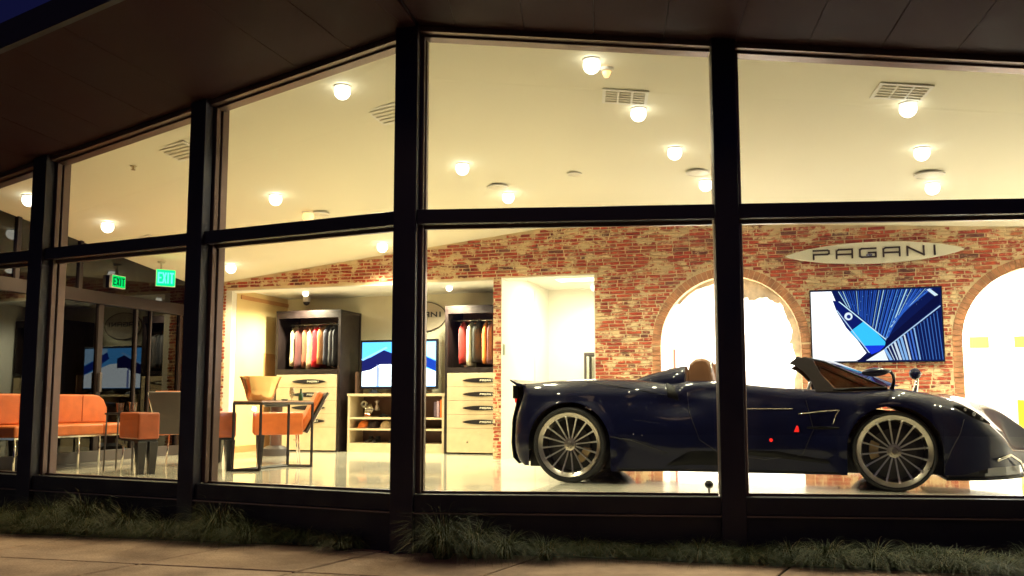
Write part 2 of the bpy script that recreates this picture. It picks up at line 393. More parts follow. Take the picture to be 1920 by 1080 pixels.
fascia(FL, -8.4, -.02, zl_); fascia(FRR, .02, 9.0, zr_)

# ---------------------------------------------------------------- glass facade
TB, TT = 2.19, 2.305      # transom
SILL = .048
def wing(name, label, ang, posts, f, ends, groupsign):
    F = fr(M2, ang); e = tag(empty(name, (M2.x, M2.y, 0), ang), label, 'window wall')
    ca = lambda x, y: f(*F(x, y))
    for x, hw, corner in posts:
        z1 = ca(x, 0) + .0
        # steel post, sloping head
        a, b = x - hw, x + hw
        def post(y0, y1, xa, xb, zb, dz, nm, m):
            lo = [(xa, y0), (xb, y0), (xb, y1), (xa, y1)]
            vs = [(p[0], p[1], zb) for p in lo] + [(p[0], p[1], ca(*p) - dz) for p in lo]
            return MB().add(vs, [(0, 3, 2, 1), (4, 5, 6, 7), (0, 1, 5, 4), (1, 2, 6, 5), (2, 3, 7, 6), (3, 0, 4, 7)]).build(nm, m, e, bevel=.004, seg=1)
        post(-.05, .055, a, b, GZ - .01, .004, 'post', M['post'])
        # outer and inner jambs with a groove between: brown anodised
        post(.057, .112, a + .012, b + .036, SILL + .002, .03, 'jamb', M['jamb'])
        post(.122, .205, a + .012, b + .050, SILL + .002, .03, 'jamb', M['jamb'])
        post(.112, .122, a + .02, b + .024, SILL + .002, .03, 'gasket', M['black'])
    xs = sorted([p[0] for p in posts] + ends)
    for xa, xb in zip(xs[:-1], xs[1:]):
        l = xa + .092 if xa in [p[0] for p in posts] else xa; r = xb - .092 if xb in [p[0] for p in posts] else xb
        jl = l + .036
        # transom: dark outer bar and brown inner lip
        MB().box(l, r, -.02, .055, TB, TT).build('transom', M['post'], e, bevel=.003, seg=1)
        MB().box(jl + .012, r - .01, .057, .2, TB + .012, TT - .01).build('transom_back', M['jamb'], e)
        # sill and plinth
        MB().box(l, r, -.02, .2, -.085, SILL).build('sill', M['plinth'], e, bevel=.003, seg=1)
        MB().box(l, r, -.045, .0, -.098, -.087).build('ledge', M['ledge'], e)
        MB().box(l, r, .0, .055, GZ - .01, -.099).build('plinth_panel', M['plinth'], e)
        # thin head and glazing beads
        for (nm, y0, y1, o, h) in (('head_bar', .0, .055, .012, .035), ('head_bar', .06, .15, .03, .035)):
            lo = [(l, y0), (r, y0), (r, y1), (l, y1)]
            vs = [(p[0], p[1], ca(*p) - o - h) for p in lo] + [(p[0], p[1], ca(*p) - o + .01) for p in lo]
            MB().add(vs, [(0, 3, 2, 1), (4, 5, 6, 7), (0, 1, 5, 4), (1, 2, 6, 5), (2, 3, 7, 6), (3, 0, 4, 7)]).build(nm, M['jamb'], e)
        MB().box(jl + .005, r - .004, .09, .13, TB - .026, TB + .01).build('glazing_bead', M['jamb'], e)
        MB().box(jl + .005, r - .004, .09, .13, SILL + .001, SILL + .018).build('glazing_bead', M['jamb'], e)
        # panes
        MB().prism([(jl, .113, SILL + .005), (r + .005, .113, SILL + .005), (r + .005, .113, TB + .01), (jl, .113, TB + .01)], (0, .008, 0)).build('glass_pane', M['glass'], e)
        MB().prism([(jl, .113, TT - .02), (r + .005, .113, TT - .02), (r + .005, .113, ca(r, .11) - .02), (jl, .113, ca(jl, .11) - .02)], (0, .008, 0)).build('glass_pane', M['glass'], e)
    return e
wing('window_wall', 'dark framed shop window wall running back to the sofa and exit sign', AL, [(-2.227, .092, 0), (-4.354, .10, 0), (-5.80, .09, 0)], zl_, [-.088], 0)
wingR = wing('window_wall', 'dark framed shop window wall in front of the navy car', AR, [(0.0, .092, 1), (2.54, .092, 0), (5.08, .092, 0), (7.62, .092, 0)], zr_, [], 0)
# black round door stop beside the second post
o = MB().lathe([(0, -.03), (.02, -.027), (.033, -.012), (.033, .012), (.02, .027), (0, .03)], 20, 'y', (0, 0, 0)).tube([(0, .02, 0), (0, .09, 0)], .01).build('round_knob', M['black'], None, (FRR(2.40, .3)[0], FRR(2.40, .3)[1], .115), smooth=True)
MB().tube([(0, 0, -.03), (0, 0, -.114)], .008).build('stem', M['black'], o)
tag(o, 'small black ball stop on the floor by the window post beside the car', 'door stop')

# ---------------------------------------------------------------- brick wall
bw = tag(empty('brick_wall', (W0[0], W0[1], 0), AW), 'old red brick wall with smeared mortar, two arches and two square openings', 'wall')
OPEN = [(-4.318, -.08, 2.447), (.034, 1.341, 2.47)]
ARCH = [(3.075, .868, 1.505), (6.643, .868, 1.49)]
TH = .25
cw = lambda u, w=0: zc(*FW(u, w))
def arch_pts(c, r, zs, n=24, a0=pi, a1=0): return [(c + r * cos(a0 + (a1 - a0) * i / n), zs + r * sin(a0 + (a1 - a0) * i / n)) for i in range(n + 1)]
back = MB()
def wallpoly(pts): back.prism([(p[0], 0, p[1]) for p in pts], (0, TH, 0))
def seg(u0, u1, z0=0): 
    ks = [u0] + [x for x in (.665,) if u0 < x < u1] + [u1]
    wallpoly([(u0, z0), (u1, z0)] + [(u, cw(u) + .06) for u in reversed(ks)])
seg(-4.95, -4.318); seg(-4.318, -.08, 2.447); seg(-.08, .034); seg(.034, 1.341, 2.47); seg(1.341, 3.075 - .868)
for c, r, zs in ARCH:
    A = arch_pts(c, r, zs)
    for (a, b) in zip(A[:-1], A[1:]):
        wallpoly([a, b, (b[0], cw(b[0]) + .06), (a[0], cw(a[0]) + .06)])
seg(3.075 + .868, 6.643 - .868); seg(6.643 + .868, 8.2)
back.build('mortar_backing', M['mortar'], bw)
# bricks
rowh = .0487; cand = []
row = 0; z = .004
while z < 3.4:
    u = -4.83 - random.uniform(0, .2) + (.1 if row % 2 else 0)
    while u < 8.1:
        L = random.choice([.19, .195, .20, .2, .098]) + random.uniform(-.004, .004)
        ivs = [(u, u + L)]; z1 = z + rowh - .0115
        cut = []
        for a, b, h in OPEN:
            if z < h: cut.append((a, b))
        for c, r, zs in ARCH:
            R = r + .118
            if z < zs: cut.append((c - R, c + R))
            elif z < zs + R: hw = sqrt(max(0, R * R - (z - zs) ** 2)); cut.append((c - hw, c + hw))
        for a, b in cut:
            nv = []
            for p, q in ivs:
                if q <= a or p >= b: nv.append((p, q))
                else:
                    if p < a - .03: nv.append((p, a))
                    if q > b + .03: nv.append((b, q))
            ivs = nv
        for p, q in ivs:
            if q - p > .03 and z1 < cw((p + q) / 2) - .01 and p > -4.85: cand.append((p, q, z, z1))
        u += L + .013
    z += rowh; row += 1
def brick_vs(p, q, z0, z1, d, j=True):
    jj = (lambda: random.uniform(-.0022, .0022)) if j else (lambda: 0)
    b = .003
    vs = [(p + jj(), .002, z0 + jj()), (q + jj(), .002, z0 + jj()), (q + jj(), .002, z1 + jj()), (p + jj(), .002, z1 + jj())]
    vs += [(v[0] + (b if i in (0, 3) else -b), -d, v[2] + (b if i < 2 else -b)) for i, v in enumerate(vs)]
    return vs, [(4, 5, 6, 7), (0, 1, 5, 4), (1, 2, 6, 5), (2, 3, 7, 6), (3, 0, 4, 7)]
vis = [c for c in cand if 1.35 < (c[2] + c[3]) / 2 and c[1] - c[0] > .15]
vis.sort(key=lambda c: -((c[1] - c[0]) * 1.0 + c[0] * .04) if not (4.0 < (c[0] + c[1]) / 2 < 5.62 and 1.2 < c[2] < 2.18) and not (3.9 < (c[0] + c[1]) / 2 < 5.8 and 2.48 < c[2] < 2.68) else 9)
big = set(vis[:300])
variants = []
for k in range(8):
    vs, fs = brick_vs(-.0985, .0985, -.0201, .0201, random.uniform(.006, .013)); mb = MB().add(vs, fs); 
    me = bpy.data.meshes.new('brick'); me.from_pydata(mb.v, [], mb.f); me.materials.append(M['brick']); me.update(); variants.append(me)
rest = MB()
for c in cand:
    if c in big:
        o = bpy.data.objects.new('brick', random.choice(variants)); COL.objects.link(o); o.parent = bw
        o.location = ((c[0] + c[1]) / 2, 0, (c[2] + c[3]) / 2); o.scale = ((c[1] - c[0]) / .197, 1, 1)
    else: rest.add(*brick_vs(*c, random.uniform(.005, .013)))
kind(rest.build('brick_courses', M['brick'], bw), 'stuff')
# arch rings (voussoirs) and reveals
vo = MB()
for c, r, zs in ARCH:
    n = 44
    for i in range(n):
        a0 = pi * i / n + .004; a1 = pi * (i + 1) / n - .004; d = random.uniform(.008, .016)
        q = [(c + rr * cos(a), zs + rr * sin(a)) for rr, a in ((r + .002, a0), (r + .112, a0), (r + .112, a1), (r + .002, a1))]
        vo.prism([(p[0], .002, p[1]) for p in q], (0, -d, 0))
    zz = .0
    while zz < zs - .03:
        for sgn in (-1, 1):
            a, b = sorted((c + sgn * (r + .002), c + sgn * (r + .112)))
            vo.add(*brick_vs(a, b, zz + .003, zz + .058, random.uniform(.007, .015)))
        zz += .062
kind(vo.build('arch_ring', M['archbrick'], bw), 'stuff')
# torn plaster edge inside the left arch: irregular brick patches
tb = MB(); c, r, zs = ARCH[0]
def ragged(a0, a1, depth, w0, n=26, low=None):
    out = []; inn = []
    for i in range(n + 1):
        a = a0 + (a1 - a0) * i / n; k = i / n
        d = depth(k) * (1 + .16 * sin(i * .25 + a0 * 7) + .05 * sin(i * .9 + 1) + random.uniform(-.02, .02))
        out.append((c + (r - .001) * cos(a), zs + (r - .001) * sin(a))); inn.append((c + (r - d) * cos(a), zs + (r - d) * sin(a)))
    for i in range(n):
        tb.prism([(p[0], w0, p[1]) for p in (out[i], out[i + 1], inn[i + 1], inn[i])], (0, .05, 0))
ragged(radians(78), radians(40), lambda k: .30 - .24 * k, .16, 46)
ragged(radians(40), radians(0), lambda k: .05 + .07 * k, .16, 36)
zz = zs
while zz > .9:
    z2 = zz - .018; d = .085 + .02 * sin(zz * 9) + .006 * sin(zz * 31); tb.box(c + r - d, c + r - .001, .16, .21, z2, zz); zz = z2
ragged(radians(100), radians(140), lambda k: .05 - .02 * k, .16, 36)
tb.build('torn_plaster_edge', M['tornbrick'], bw)
# white painted linings of square openings
for (a, b, h), nm in zip(OPEN, ('closet', 'door')):
    mb = MB(); mb.box(b - .0, b + .001, .0, TH + .002, 0, h)
    mb.box(a - .001, a + .012, -.003, TH + .004, 0, h - .012); mb.box(b - .012, b + .001, -.003, TH + .004, 0, h - .012) if nm == 'door' else None
    mb.box(a - .001, b + .001, -.003, TH + .004, h - .012, h + .001)
    if nm == 'closet': mb.box(a - .02, a + .10, -.004, .01, 0, h + .0)
    mb.build('opening_lining', M['white'], bw)
# light switch on the jamb
sw = MB().box(.046, .056, .04, .11, 1.41, 1.56).box(.056, .062, .06, .09, 1.44, 1.53).build('switch_plate', mat('switch_grey', (.25, .28, .20), .5), bw)

# back rooms
def room(u0, u1, w0, w1, h, m, nm, skip=''):
    e = kind(empty(nm, (W0[0], W0[1], 0), AW), 'structure'); t = .06
    MB().box(u0 - t, u1 + t, w1, w1 + t, 0, h).build('back_wall', m[0], e)
    MB().box(u0 - t, u0, w0, w1, 0, h).build('side_wall', m[1], e); MB().box(u1, u1 + t, w0, w1, 0, h).build('side_wall', m[2], e)
    MB().box(u0 - t, u1 + t, w0, w1 + t, h, h + t).build('room_ceiling', m[3], e)
    return e
Wt = M['white']
def sw_mat(n, c): return mat(n, c, .7, var=.02)
niche = room(-4.30, -.03, TH + .006, 1.75, 2.50, (sw_mat('niche_wall', (.76, .70, .52)), M['cream'], Wt, Wt), 'niche_walls')
MB().box(-4.299, -4.285, .3, 1.745, 0, .10).build('baseboard', M['tan_wood'], niche)
MB().box(-4.299, -4.29, 1.05, 1.70, .1, 1.55).build('door_panel', M['tan_wood'], niche)
MB().box(-4.299, -4.28, .35, 1.745, 2.36, 2.42).build('picture_rail', M['tan_wood'], niche)
side_room = room(.02, 1.95, TH + .006, 2.7, 2.62, (Wt, Wt, Wt, Wt), 'side_room_walls')
back_room = room(2.02, 8.2, TH + .006, 3.6, 2.95, (Wt, Wt, Wt, Wt), 'back_room_walls')
# closing wall at the far right of the showroom
x1, y1 = FRR(7.70, .2); x2, y2 = FW(8.1, 0)
kind(MB().prism([(x1, y1, 0), (x2, y2, 0), (x2 + .1, y2, 0), (x1 + .1, y1, 0)], (0, 0, 3.2)).build('end_wall', Wt), 'structure')

def area(name, F, u, w, z, sx, sy, p, col, parent=None, rot=(0, 0, 0)):
    l = bpy.data.lights.new(name, 'AREA'); l.shape = 'RECTANGLE'; l.size = sx; l.size_y = sy; l.energy = p * K; l.color = col
    o = bpy.data.objects.new(name, l); COL.objects.link(o); x, y = F(u, w); o.location = (x, y, z); o.rotation_euler = rot
    return o
def added_panel(u, w, z, sx, sy, p, col, label, F=FW, ang=AW):  # unseen fixture added to brighten a back room
    e = tag(empty('added_light_panel', (*F(u, w), z), ang), label, 'added light')
    MB().box(-sx / 2 - .03, sx / 2 + .03, -sy / 2 - .03, sy / 2 + .03, -.02, -.001).build('frame', Wt, e)
    MB().box(-sx / 2, sx / 2, -sy / 2, sy / 2, -.026, -.021).build('diffuser', lamp_mat('panel_diffuser', col, 6), e)
    o = area('added_panel_lamp', F, u, w, z - .035, sx, sy, p, col); o.parent = None
    o.parent = e; o.location = (0, 0, -.035)
added_panel(3.0, 1.7, 2.95, 1.2, .6, 150, (.97, .97, 1), 'unseen white light panel added to brighten the room behind the first arch')
added_panel(6.3, 1.7, 2.95, 1.2, .6, 165, (.97, .97, 1), 'unseen white light panel added to brighten the room behind the second arch')
added_panel(.95, 1.3, 2.62, .9, .5, 22, (1, .88, .60), 'unseen warm light panel added to brighten the small white room')

# ---------------------------------------------------------------- downlights
DL = [(-5.403, 9.965, 'round downlight nearest the left edge, close to the dark glass doors', 1), (-4.947, 10.929, 'round downlight above the orange sofa in the second bay', 1),
      (-1.548, 8.025, 'large round downlight high in the third bay near the window head', 1), (-2.768, 10.428, 'round downlight midway up the third bay above the wardrobe', 1),
      (-2.523, 11.048, 'dim downlight beside the round speaker above the transom', .25), (-1.792, 12.378, 'round downlight just above the brick wall by the middle post', 1),
      (-4.022, 12.842, 'round downlight above the left end of the brick wall', 1), (.679, 7.484, 'topmost round downlight beside the amber detector', 1),
      (1.198, 8.357, 'round downlight just below the three slot vent', 1), (-.554, 9.916, 'round downlight at the left of the fourth bay, above a speaker', 1),
      (-.046, 10.871, 'round downlight touching the left ceiling speaker', 1), (1.693, 9.216, 'round downlight right of centre in the fourth bay, alone', 1),
      (2.191, 10.058, 'round downlight beside the speaker half hidden by the post', 1), (3.47, 7.723, 'round downlight just below the vent in the rightmost bay', 1),
      (3.99, 8.625, 'middle round downlight of the rightmost bay', 1), (4.485, 9.488, 'lowest round downlight of the rightmost bay beside a speaker', 1),
      (5.6, 7.6, 'round downlight in the ceiling past the right frame edge, near the glass', 1), (6.0, 8.9, 'round downlight in the ceiling past the right frame edge, near the wall', 1)]
def downlight(x, y, label, k, z=None, r=.075, P=34, cone=150):
    zz = zc(x, y) - .001 if z is None else z
    e = tag(empty('downlight', (x, y, zz)), label, 'downlight', 'downlights in the ceilings')
    MB().lathe([(r * .55, -.02), (r * 1.0, -.012), (r * 1.1, -.001)], 28).build('trim_ring', Wt, e, smooth='angle')
    q = r * .98; MB().lathe([(0, -q * 1.75)] + [(q * sin(t), -q * .75 - q * cos(t)) for t in [pi * i / 14 for i in range(1, 12)]], 24).build('lens', M['lens'] if k > .5 else M['heat'], e, smooth=True)  # globe shape takes in the camera bloom round a flush lens
    l = bpy.data.lights.new('downlight_lamp', 'SPOT'); l.energy = P * k * K * (1.45 if x < -.9 and y < 13 else 1.0); l.color = (1, .79, .42) if (x < -2.4 and y < 13) else WARM; l.spot_size = radians(cone); l.spot_blend = .7; l.shadow_soft_size = .05
    o = bpy.data.objects.new('downlight_lamp', l); COL.objects.link(o); o.parent = e; o.location = (0, 0, -r * 1.9 - .04)
    return e
for x, y, lb, k in DL: downlight(x, y, lb, k)
for u, w, lb in ((-3.42, .78, 'small downlight in the closet ceiling above the left wardrobe'), (-1.02, .78, 'small downlight in the closet ceiling above the right wardrobe')):
    x, y = FW(u, w); downlight(x, y, lb, 1, 2.499, .05, 105, 168)
x, y = FW(.9, 2.2); downlight(x, y, 'small downlight in the ceiling of the little white room', 1, 2.619, .06, 8, 160)

# other ceiling fittings
def ceil_disc(x, y, r, label, cat, nm):
    z = zc(x, y) - .001; e = tag(empty(nm, (x, y, z)), label, cat)
    MB().lathe([(r * .9, -.016), (r, -.012), (r * 1.02, -.001)], 30).build('ring', Wt, e, smooth='angle')
    MB().lathe([(0, -.020), (r * .6, -.019), (r * .88, -.014), (r * .89, -.008)], 30).build('grille', M['vent'], e, smooth='angle')
ceil_disc(-.172, 10.646, .13, 'round ceiling speaker left of the post, touching a downlight', 'speaker', 'ceiling_speaker')
ceil_disc(.72, 10.245, .085, 'small pale round ceiling disc alone in the middle of the fourth bay', 'detector', 'smoke_detector')
ceil_disc(2.057, 9.839, .13, 'round ceiling speaker partly behind the dark post', 'speaker', 'ceiling_speaker')
ceil_disc(4.356, 9.264, .15, 'round ceiling speaker in the rightmost bay above the sign', 'speaker', 'ceiling_speaker')
ceil_disc(-2.391, 11.111, .12, 'round ceiling speaker just above the transom of the third bay', 'speaker', 'ceiling_speaker')
def vent(x, y, L, Wd, ang, label, slots=3):
    z = zc(x, y) - .001; e = tag(empty('ceiling_vent', (x, y, z), ang), label, 'vent')
    if x < rx(y): e.rotation_euler = (-atan2(.153, 1), -atan2(.07, 1), ang)
    else: e.rotation_euler = (-atan2(.102, 1), atan2(.1, 1), ang)
    MB().box(-L / 2, L / 2, -Wd / 2, Wd / 2, -.012, -.001).build('frame', Wt, e)
    for i in range(slots):
        a = -L / 2 + .03 + i * (L - .04) / slots; b = a + (L - .04) / slots - .02
        gp = MB().box(a, b, -Wd / 2 + .03, Wd / 2 - .03, -.0125, -.0121).build('grille', M['ventslot'] if i else M['vent'], e)
        for k in range(5):
            yy = -Wd / 2 + .05 + k * (Wd - .1) / 4
            MB().box(a, b, yy - .008, yy + .008, -.02, -.0126).build('louvre', M['vent'], gp)
vent(1.045, 8.135, .42, .30, AR, 'three slot ceiling vent in the fourth bay beside a downlight')
vent(3.329, 7.521, .44, .30, AR, 'three slot ceiling vent in the rightmost bay above a downlight')
vent(-3.40, 9.12, .40, .35, AL, 'pale square ceiling vent in the second bay by the post', 1)
vent(-1.20, 8.62, .35, .35, AL, 'pale ceiling vent partly hidden by the middle post', 1)
vent(-4.72, 11.57, .3, .2, AL, 'small dark ceiling vent just above the transom of the second bay', 1)
e = tag(empty('heat_detector', (.82, 7.621, zc(.82, 7.621) - .001)), 'small amber glowing detector right of the topmost downlight', 'detector')
MB().lathe([(.05, -.03), (.06, -.025), (.065, -.001)], 20).build('base', Wt, e, smooth='angle')
MB().lathe([(0, -.085), (.02, -.08), (.035, -.05), (.04, -.031)], 20).build('lens', M['heat'], e, smooth=True)
e = tag(empty('sprinkler_head', (-4.01, 9.396, zc(-4.01, 9.396) - .001)), 'tiny brass sprinkler head on the ceiling of the second bay', 'sprinkler')
MB().lathe([(.03, -.008), (.035, -.001)], 16).build('escutcheon', M['caliper'], e); MB().tube([(0, 0, -.006), (0, 0, -.04)], .01).lathe([(0, -.045), (.024, -.045), (.024, -.04), (0, -.04)], 12).build('deflector', M['caliper'], e)

# ---------------------------------------------------------------- left glass wall
gw = tag(empty('glass_door_wall', (G0[0], G0[1], 0), AG), 'dark glass doors and framed glass wall behind the orange sofa', 'glass wall')
cg = lambda u, w=0: zc(*FG(u, w))
u0g, u1g = -2.55, 1.72
def gbar(u0, u1, z0, z1, nm, m, y0=-.03, y1=.05): MB().box(u0, u1, y0, y1, z0, z1).build(nm, m, gw, bevel=.003, seg=1)
M['bronze'] = mat('bronze_frame', (.020, .012, .012), .42, metal=.5, var=.1)
gbar(u0g, u1g, 2.05, 2.21, 'header', M['bronze'], -.05, .05)
gbar(u0g, u1g, 0, .14, 'kick_rail', M['shell'], -.03, .05)
for u, wd in ((-2.3, .05), (-1.25, .05), (-.24, .09), (.43, .04), (.72, .03), (1.36, .06), (1.66, .05)): gbar(u - wd / 2, u + wd / 2, .141, 2.049, 'mullion', M['bronze'])
for a, b in ((-2.55, -1.275), (-1.225, -.285), (-.195, .41), (.45, .705), (.735, 1.33), (1.39, 1.635)):
    MB().box(a, b, .0, .012, .141, 2.049).build('door_glass', M['darkglass'], gw)
for u in (-1.6, -.62): gbar(u - .03, u + .03, 2.211, cg(u) + .02, 'mullion', M['bronze'])
for a, b in ((u0g, -1.635), (-1.565, -.655), (-.585, 1.72)):
    MB().prism([(a, 0, 2.211), (b, 0, 2.211), (b, 0, cg(b) + .05), (a, 0, cg(a) + .05)], (0, .012, 0)).build('transom_glass', M['darkglass'], gw)
gbar(-.26, -.22, .9, 1.15, 'door_handle', M['shell'], -.07, -.045)
def exit_sign(loc, ang, w, h, label, es, stem):
    e = tag(empty('exit_sign', loc, ang), label, 'exit sign')
    MB().box(-w / 2 - .008, w / 2 + .008, -.02, .02, -h / 2 - .008, h / 2 + .008).build('housing', Wt, e)
    MB().box(-w / 2, w / 2, -.024, -.0205, -h / 2, h / 2).build('lit_face', emis((.0, .88, .16), es), e)
    letters('EXIT', -w * .40, -h * .30, w * .15, h * .6, w * .10, h * .10, -.028, -.0245, emis((0.002, .05, .012), 1) if es < 3 else emis((.10, 1, .45), es * .75), e)
    if stem: MB().tube([(-w * .25, 0, h / 2), (-w * .25, 0, h / 2 + stem)], .012).lathe([(.05, h / 2 + stem - .02), (.055, h / 2 + stem)], 16, c=(-w * .25, 0, 0)).build('mount', M['ventslot'], e)
x, y = FG(.0, -.05); exit_sign((x, y, 2.375), AG - radians(0) , .24, .155, 'small green lit exit sign flat on the dark header glass', 1.1, 0)
exit_sign((-4.80, 12.45, 2.475), radians(30), .24, .22, 'bright green exit sign hanging from the ceiling on a short stem', 3.2, .12)

# ---------------------------------------------------------------- wall TV and sign
tv = tag(empty('wall_television', (*FW(4.06, 0), 1.24), AW), 'big flat television on the brick wall showing blue and white stripes', 'television')
TW, THh = 1.506, .908
MB().box(0, TW, -.075, -.02, 0, THh).build('case', M['tvblack'], tv, bevel=.004)
MB().box(.3, 1.2, -.019, .0, .2, .7).build('wall_bracket', M['tvblack'], tv)
def poly_screen(parent, W_, H_, y, items, x0=0, z0=0):
    lay = 0
    for nm, pts, col, s in items:
        lay += 1; yy = y - .0006 * lay
        MB().prism([(x0 + p[0] * W_, yy, z0 + p[1] * H_) for p in pts], (0, -.0005, 0)).build(nm, emis(col, s), parent)
it = [('screen', [(0, 0), (1, 0), (1, 1), (0, 1)], (.004, .010, .09), 1.0)]
it.append(('screen_shape', [(0, .01), (0, .99), (.165, .99), (.2, .83), (.28, .5), (.42, .12), (.35, .01)], (.95, .95, 1), 1.6))
def band(a, b, w):
    d = Vector((b[0] - a[0], b[1] - a[1])); n = Vector((-d.y, d.x)).normalized() * w / 2
    return [(a[0] - n.x, a[1] - n.y), (b[0] - n.x, b[1] - n.y), (b[0] + n.x, b[1] + n.y), (a[0] + n.x, a[1] + n.y)]
for i in range(21):   # upper pleats
    t = i / 20; top = (.22 + .70 * t, .985); bot = (.30 + .36 * t - (.0 if t < .6 else (t - .6) * .1), .72 - .55 * min(t, .72) / .72 + (max(0, t - .72) * 1.3))
    cpale = random.choice([(.12, .38, 1), (.5, .8, 1), (.04, .16, .75), (.02, .08, .45)])
    it.append(('screen_shape', band(top, bot, random.uniform(.003, .011)), cpale, 1.0))
    it.append(('screen_shape', band((top[0] + .014, .985), (bot[0] + .011, bot[1] + .03), .007), (.02, .10, .55), 1.0))
it.append(('screen_shape', [(.17, .86), (.22, .84), (.35, .68), (.48, .46), (.57, .28), (.57, .16), (.46, .09), (.37, .26), (.27, .47), (.2, .7)], (.004, .012, .16), 1))
it.append(('screen_shape', [(.30, .42), (.41, .56), (.50, .40), (.565, .27), (.565, .17), (.40, .22), (.33, .35)], (.04, .55, 1), 1.2))
it.append(('screen_shape', [(.40, .22), (.565, .22), (.565, .16), (.46, .09)], (.01, .04, .75), 1.2))
it.append(('screen_shape', band((.22, .84), (.57, .30), .010), (.6, .85, 1), 1.2))
it.append(('screen_shape', band((.20, .72), (.44, .12), .008), (.5, .7, 1), 1.2))
it.append(('screen_shape', [(.29 + .032 * cos(2 * pi * k / 16), .63 + .055 * sin(2 * pi * k / 16)) for k in range(16)], (.75, .85, 1), 1.2))
it.append(('screen_shape', [(.292 + .016 * cos(2 * pi * k / 12), .625 + .028 * sin(2 * pi * k / 12)) for k in range(12)], (.01, .03, .25), 1))
for i in range(17):   # lower pleats
    t = i / 16; a = (.56 + .40 * t, .17 + .50 * t); b = (.60 + .385 * t + .005, .015)
    it.append(('screen_shape', band(a, b, random.uniform(.004, .018) * (1.4 - t)), random.choice([(.3, .55, 1), (.75, .85, 1), (.08, .22, .8)]) if t < .6 else (.05, .16, .55), 1))
for i in range(46):
    t = random.random(); k = random.random(); x_ = .26 + .66 * t; y_ = .95 - (.12 + .5 * (1 - abs(2 * t - .9))) * k * .8; r_ = random.uniform(.002, .006)
    it.append(('screen_shape', [(x_, y_), (x_ + r_, y_ + .3 * r_), (x_ + r_ * .2, y_ + 3 * r_)], random.choice([(.6, .85, 1), (.2, .5, 1), (.01, .02, .12)]), 1.1))
it.append(('screen_shape', band((.56, .17), (.985, .74), .012), (.5, .7, 1), 1))
it.append(('screen_shape', [(.33, .01), (.44, .01), (.985, .78), (.985, .92), (.57, .30), (.55, .16)], (.003, .005, .05), 1))
it.append(('screen_shape', [(.41, .01), (.55, .16), (.58, .01)], (.9, .93, 1), 1.2))
it.append(('screen_shape', band((.90, .97), (.96, .88), .03), (.7, .85, 1), 1.1))
poly_screen(tv, TW - .03, THh - .03, -.0755, it, .015, .015)

sg = tag(empty('wall_sign', (*FW(4.815, 0), 2.588), AW), 'long cream pointed oval sign reading PAGANI on the brick wall', 'sign')
def leaf(a, b, n=40, p=.75): 
    up = [(-a + 2 * a * i / n, b * (max(0, 1 - (-1 + 2 * i / n) ** 2)) ** p) for i in range(n + 1)]
    return up + [(x, -z) for x, z in reversed(up[1:-1])]
MB().prism([(x, -.03, z) for x, z in leaf(1.025, .135)], (0, -.035, 0)).build('sign_board', M['signcream'], sg, bevel=.006)
for x in (-.6, .6): MB().tube([(x, -.031, 0), (x, .01, 0)], .015).build('standoff', M['chrome'], sg)
letters('PAGANI', -.69, -.052, .182, .104, .088, .021, -.076, -.0655, mat('sign_letter_bronze', (.04, .025, .02), .4, metal=.3), sg)
MB().prism([(x * .09 + .0 - .045, -.0765, z * .09 - .03) for x, z in leaf(.45, .16, 12)], (0, -.004, 0)).build('emblem', M['chrome'], sg)

# ---------------------------------------------------------------- closet niche furniture (local frame = wall frame, w behind the wall)
def at_w(name, u, w, label, cat, z=0, group=None):
    return tag(empty(name, (*FW(u, w), z), AW), label, cat, group)
def handle(parent, x, z, a, b, m):
    h = MB().prism([(x + p, -.0285, z + q) for p, q in leaf(a, b, 16, .8)], (0, -.012, 0)).build('handle', M['black'], parent)
    mb = MB(); strokes(mb, 'PAGANI', x - .02, z - .010, .020, .020, .012, .005, -.044, -.0408); mb.build('handle_letters', M['signcream'], h)
def wardrobe(u, wdt, label, side_glass):
    e = at_w('wardrobe', u, 1.0, label, 'wardrobe')
    D = .72; p = .045
    # frame: posts and rails in dark wood
    for x in (0, wdt - p):
        for y in (0, D - p): MB().box(x, x + p, y, y + p, 0, 2.185).build('post', M['dark_wood'], e)
    MB().box(0, wdt, -.002, D, 2.186, 2.22).build('top_panel', M['dark_wood'], e)
    MB().box(p + .001, wdt - p - .001, 0, .03, 2.10, 2.185).build('top_rail', M['dark_wood'], e)
    MB().box(p + .001, wdt - p - .001, -.004, D - p, 1.215, 1.285).build('shelf', M['dark_wood'], e)
    MB().box(p + .001, wdt - p - .001, D - .02, D, 0, 2.185).build('back_panel', mat('brown_back', (.16, .07, .04), .5), e)
    for x in (.012, wdt - .025):
        MB().box(x, x + .013, p + .001, D - p - .001, 0, 2.185).build('side_panel', M['dark_wood'] if side_glass else M['beige'], e)
    MB().tube([(p, .33, 2.02), (wdt - p, .33, 2.02)], .014).build('hanging_rail', M['chrome'], e)
    zt = 1.20; hs = [.205, .205, .205, .205, .36]
    for i, h in enumerate(hs):
        d = MB().box(p + .004, wdt - p - .004, -.026, .012, zt - h + .004, zt).build('drawer_front', M['beige'], e, bevel=.002, seg=1)
        if i < 4:
            xx = wdt * .545
            h_ = MB().prism([(xx + a, -.0285, zt - .11 + b) for a, b in leaf(.30, .036, 18, .75)], (0, -.014, 0)).build('handle', M['black'], d)
        else: MB().lathe([(.012, -.05), (.014, -.03), (.008, -.026)], 12, 'y', (wdt * .35, 0, zt - .2)).build('knob', M['chrome'], d)
        zt -= h
    for i in range(4):
        pass
    return e
e1 = wardrobe(-4.06, 1.15, 'dark framed wardrobe with jackets over beige drawers, left of the small television', True)
e2 = wardrobe(-1.165, 1.09, 'dark framed wardrobe with jackets over beige drawers, partly behind the brick pier', True)
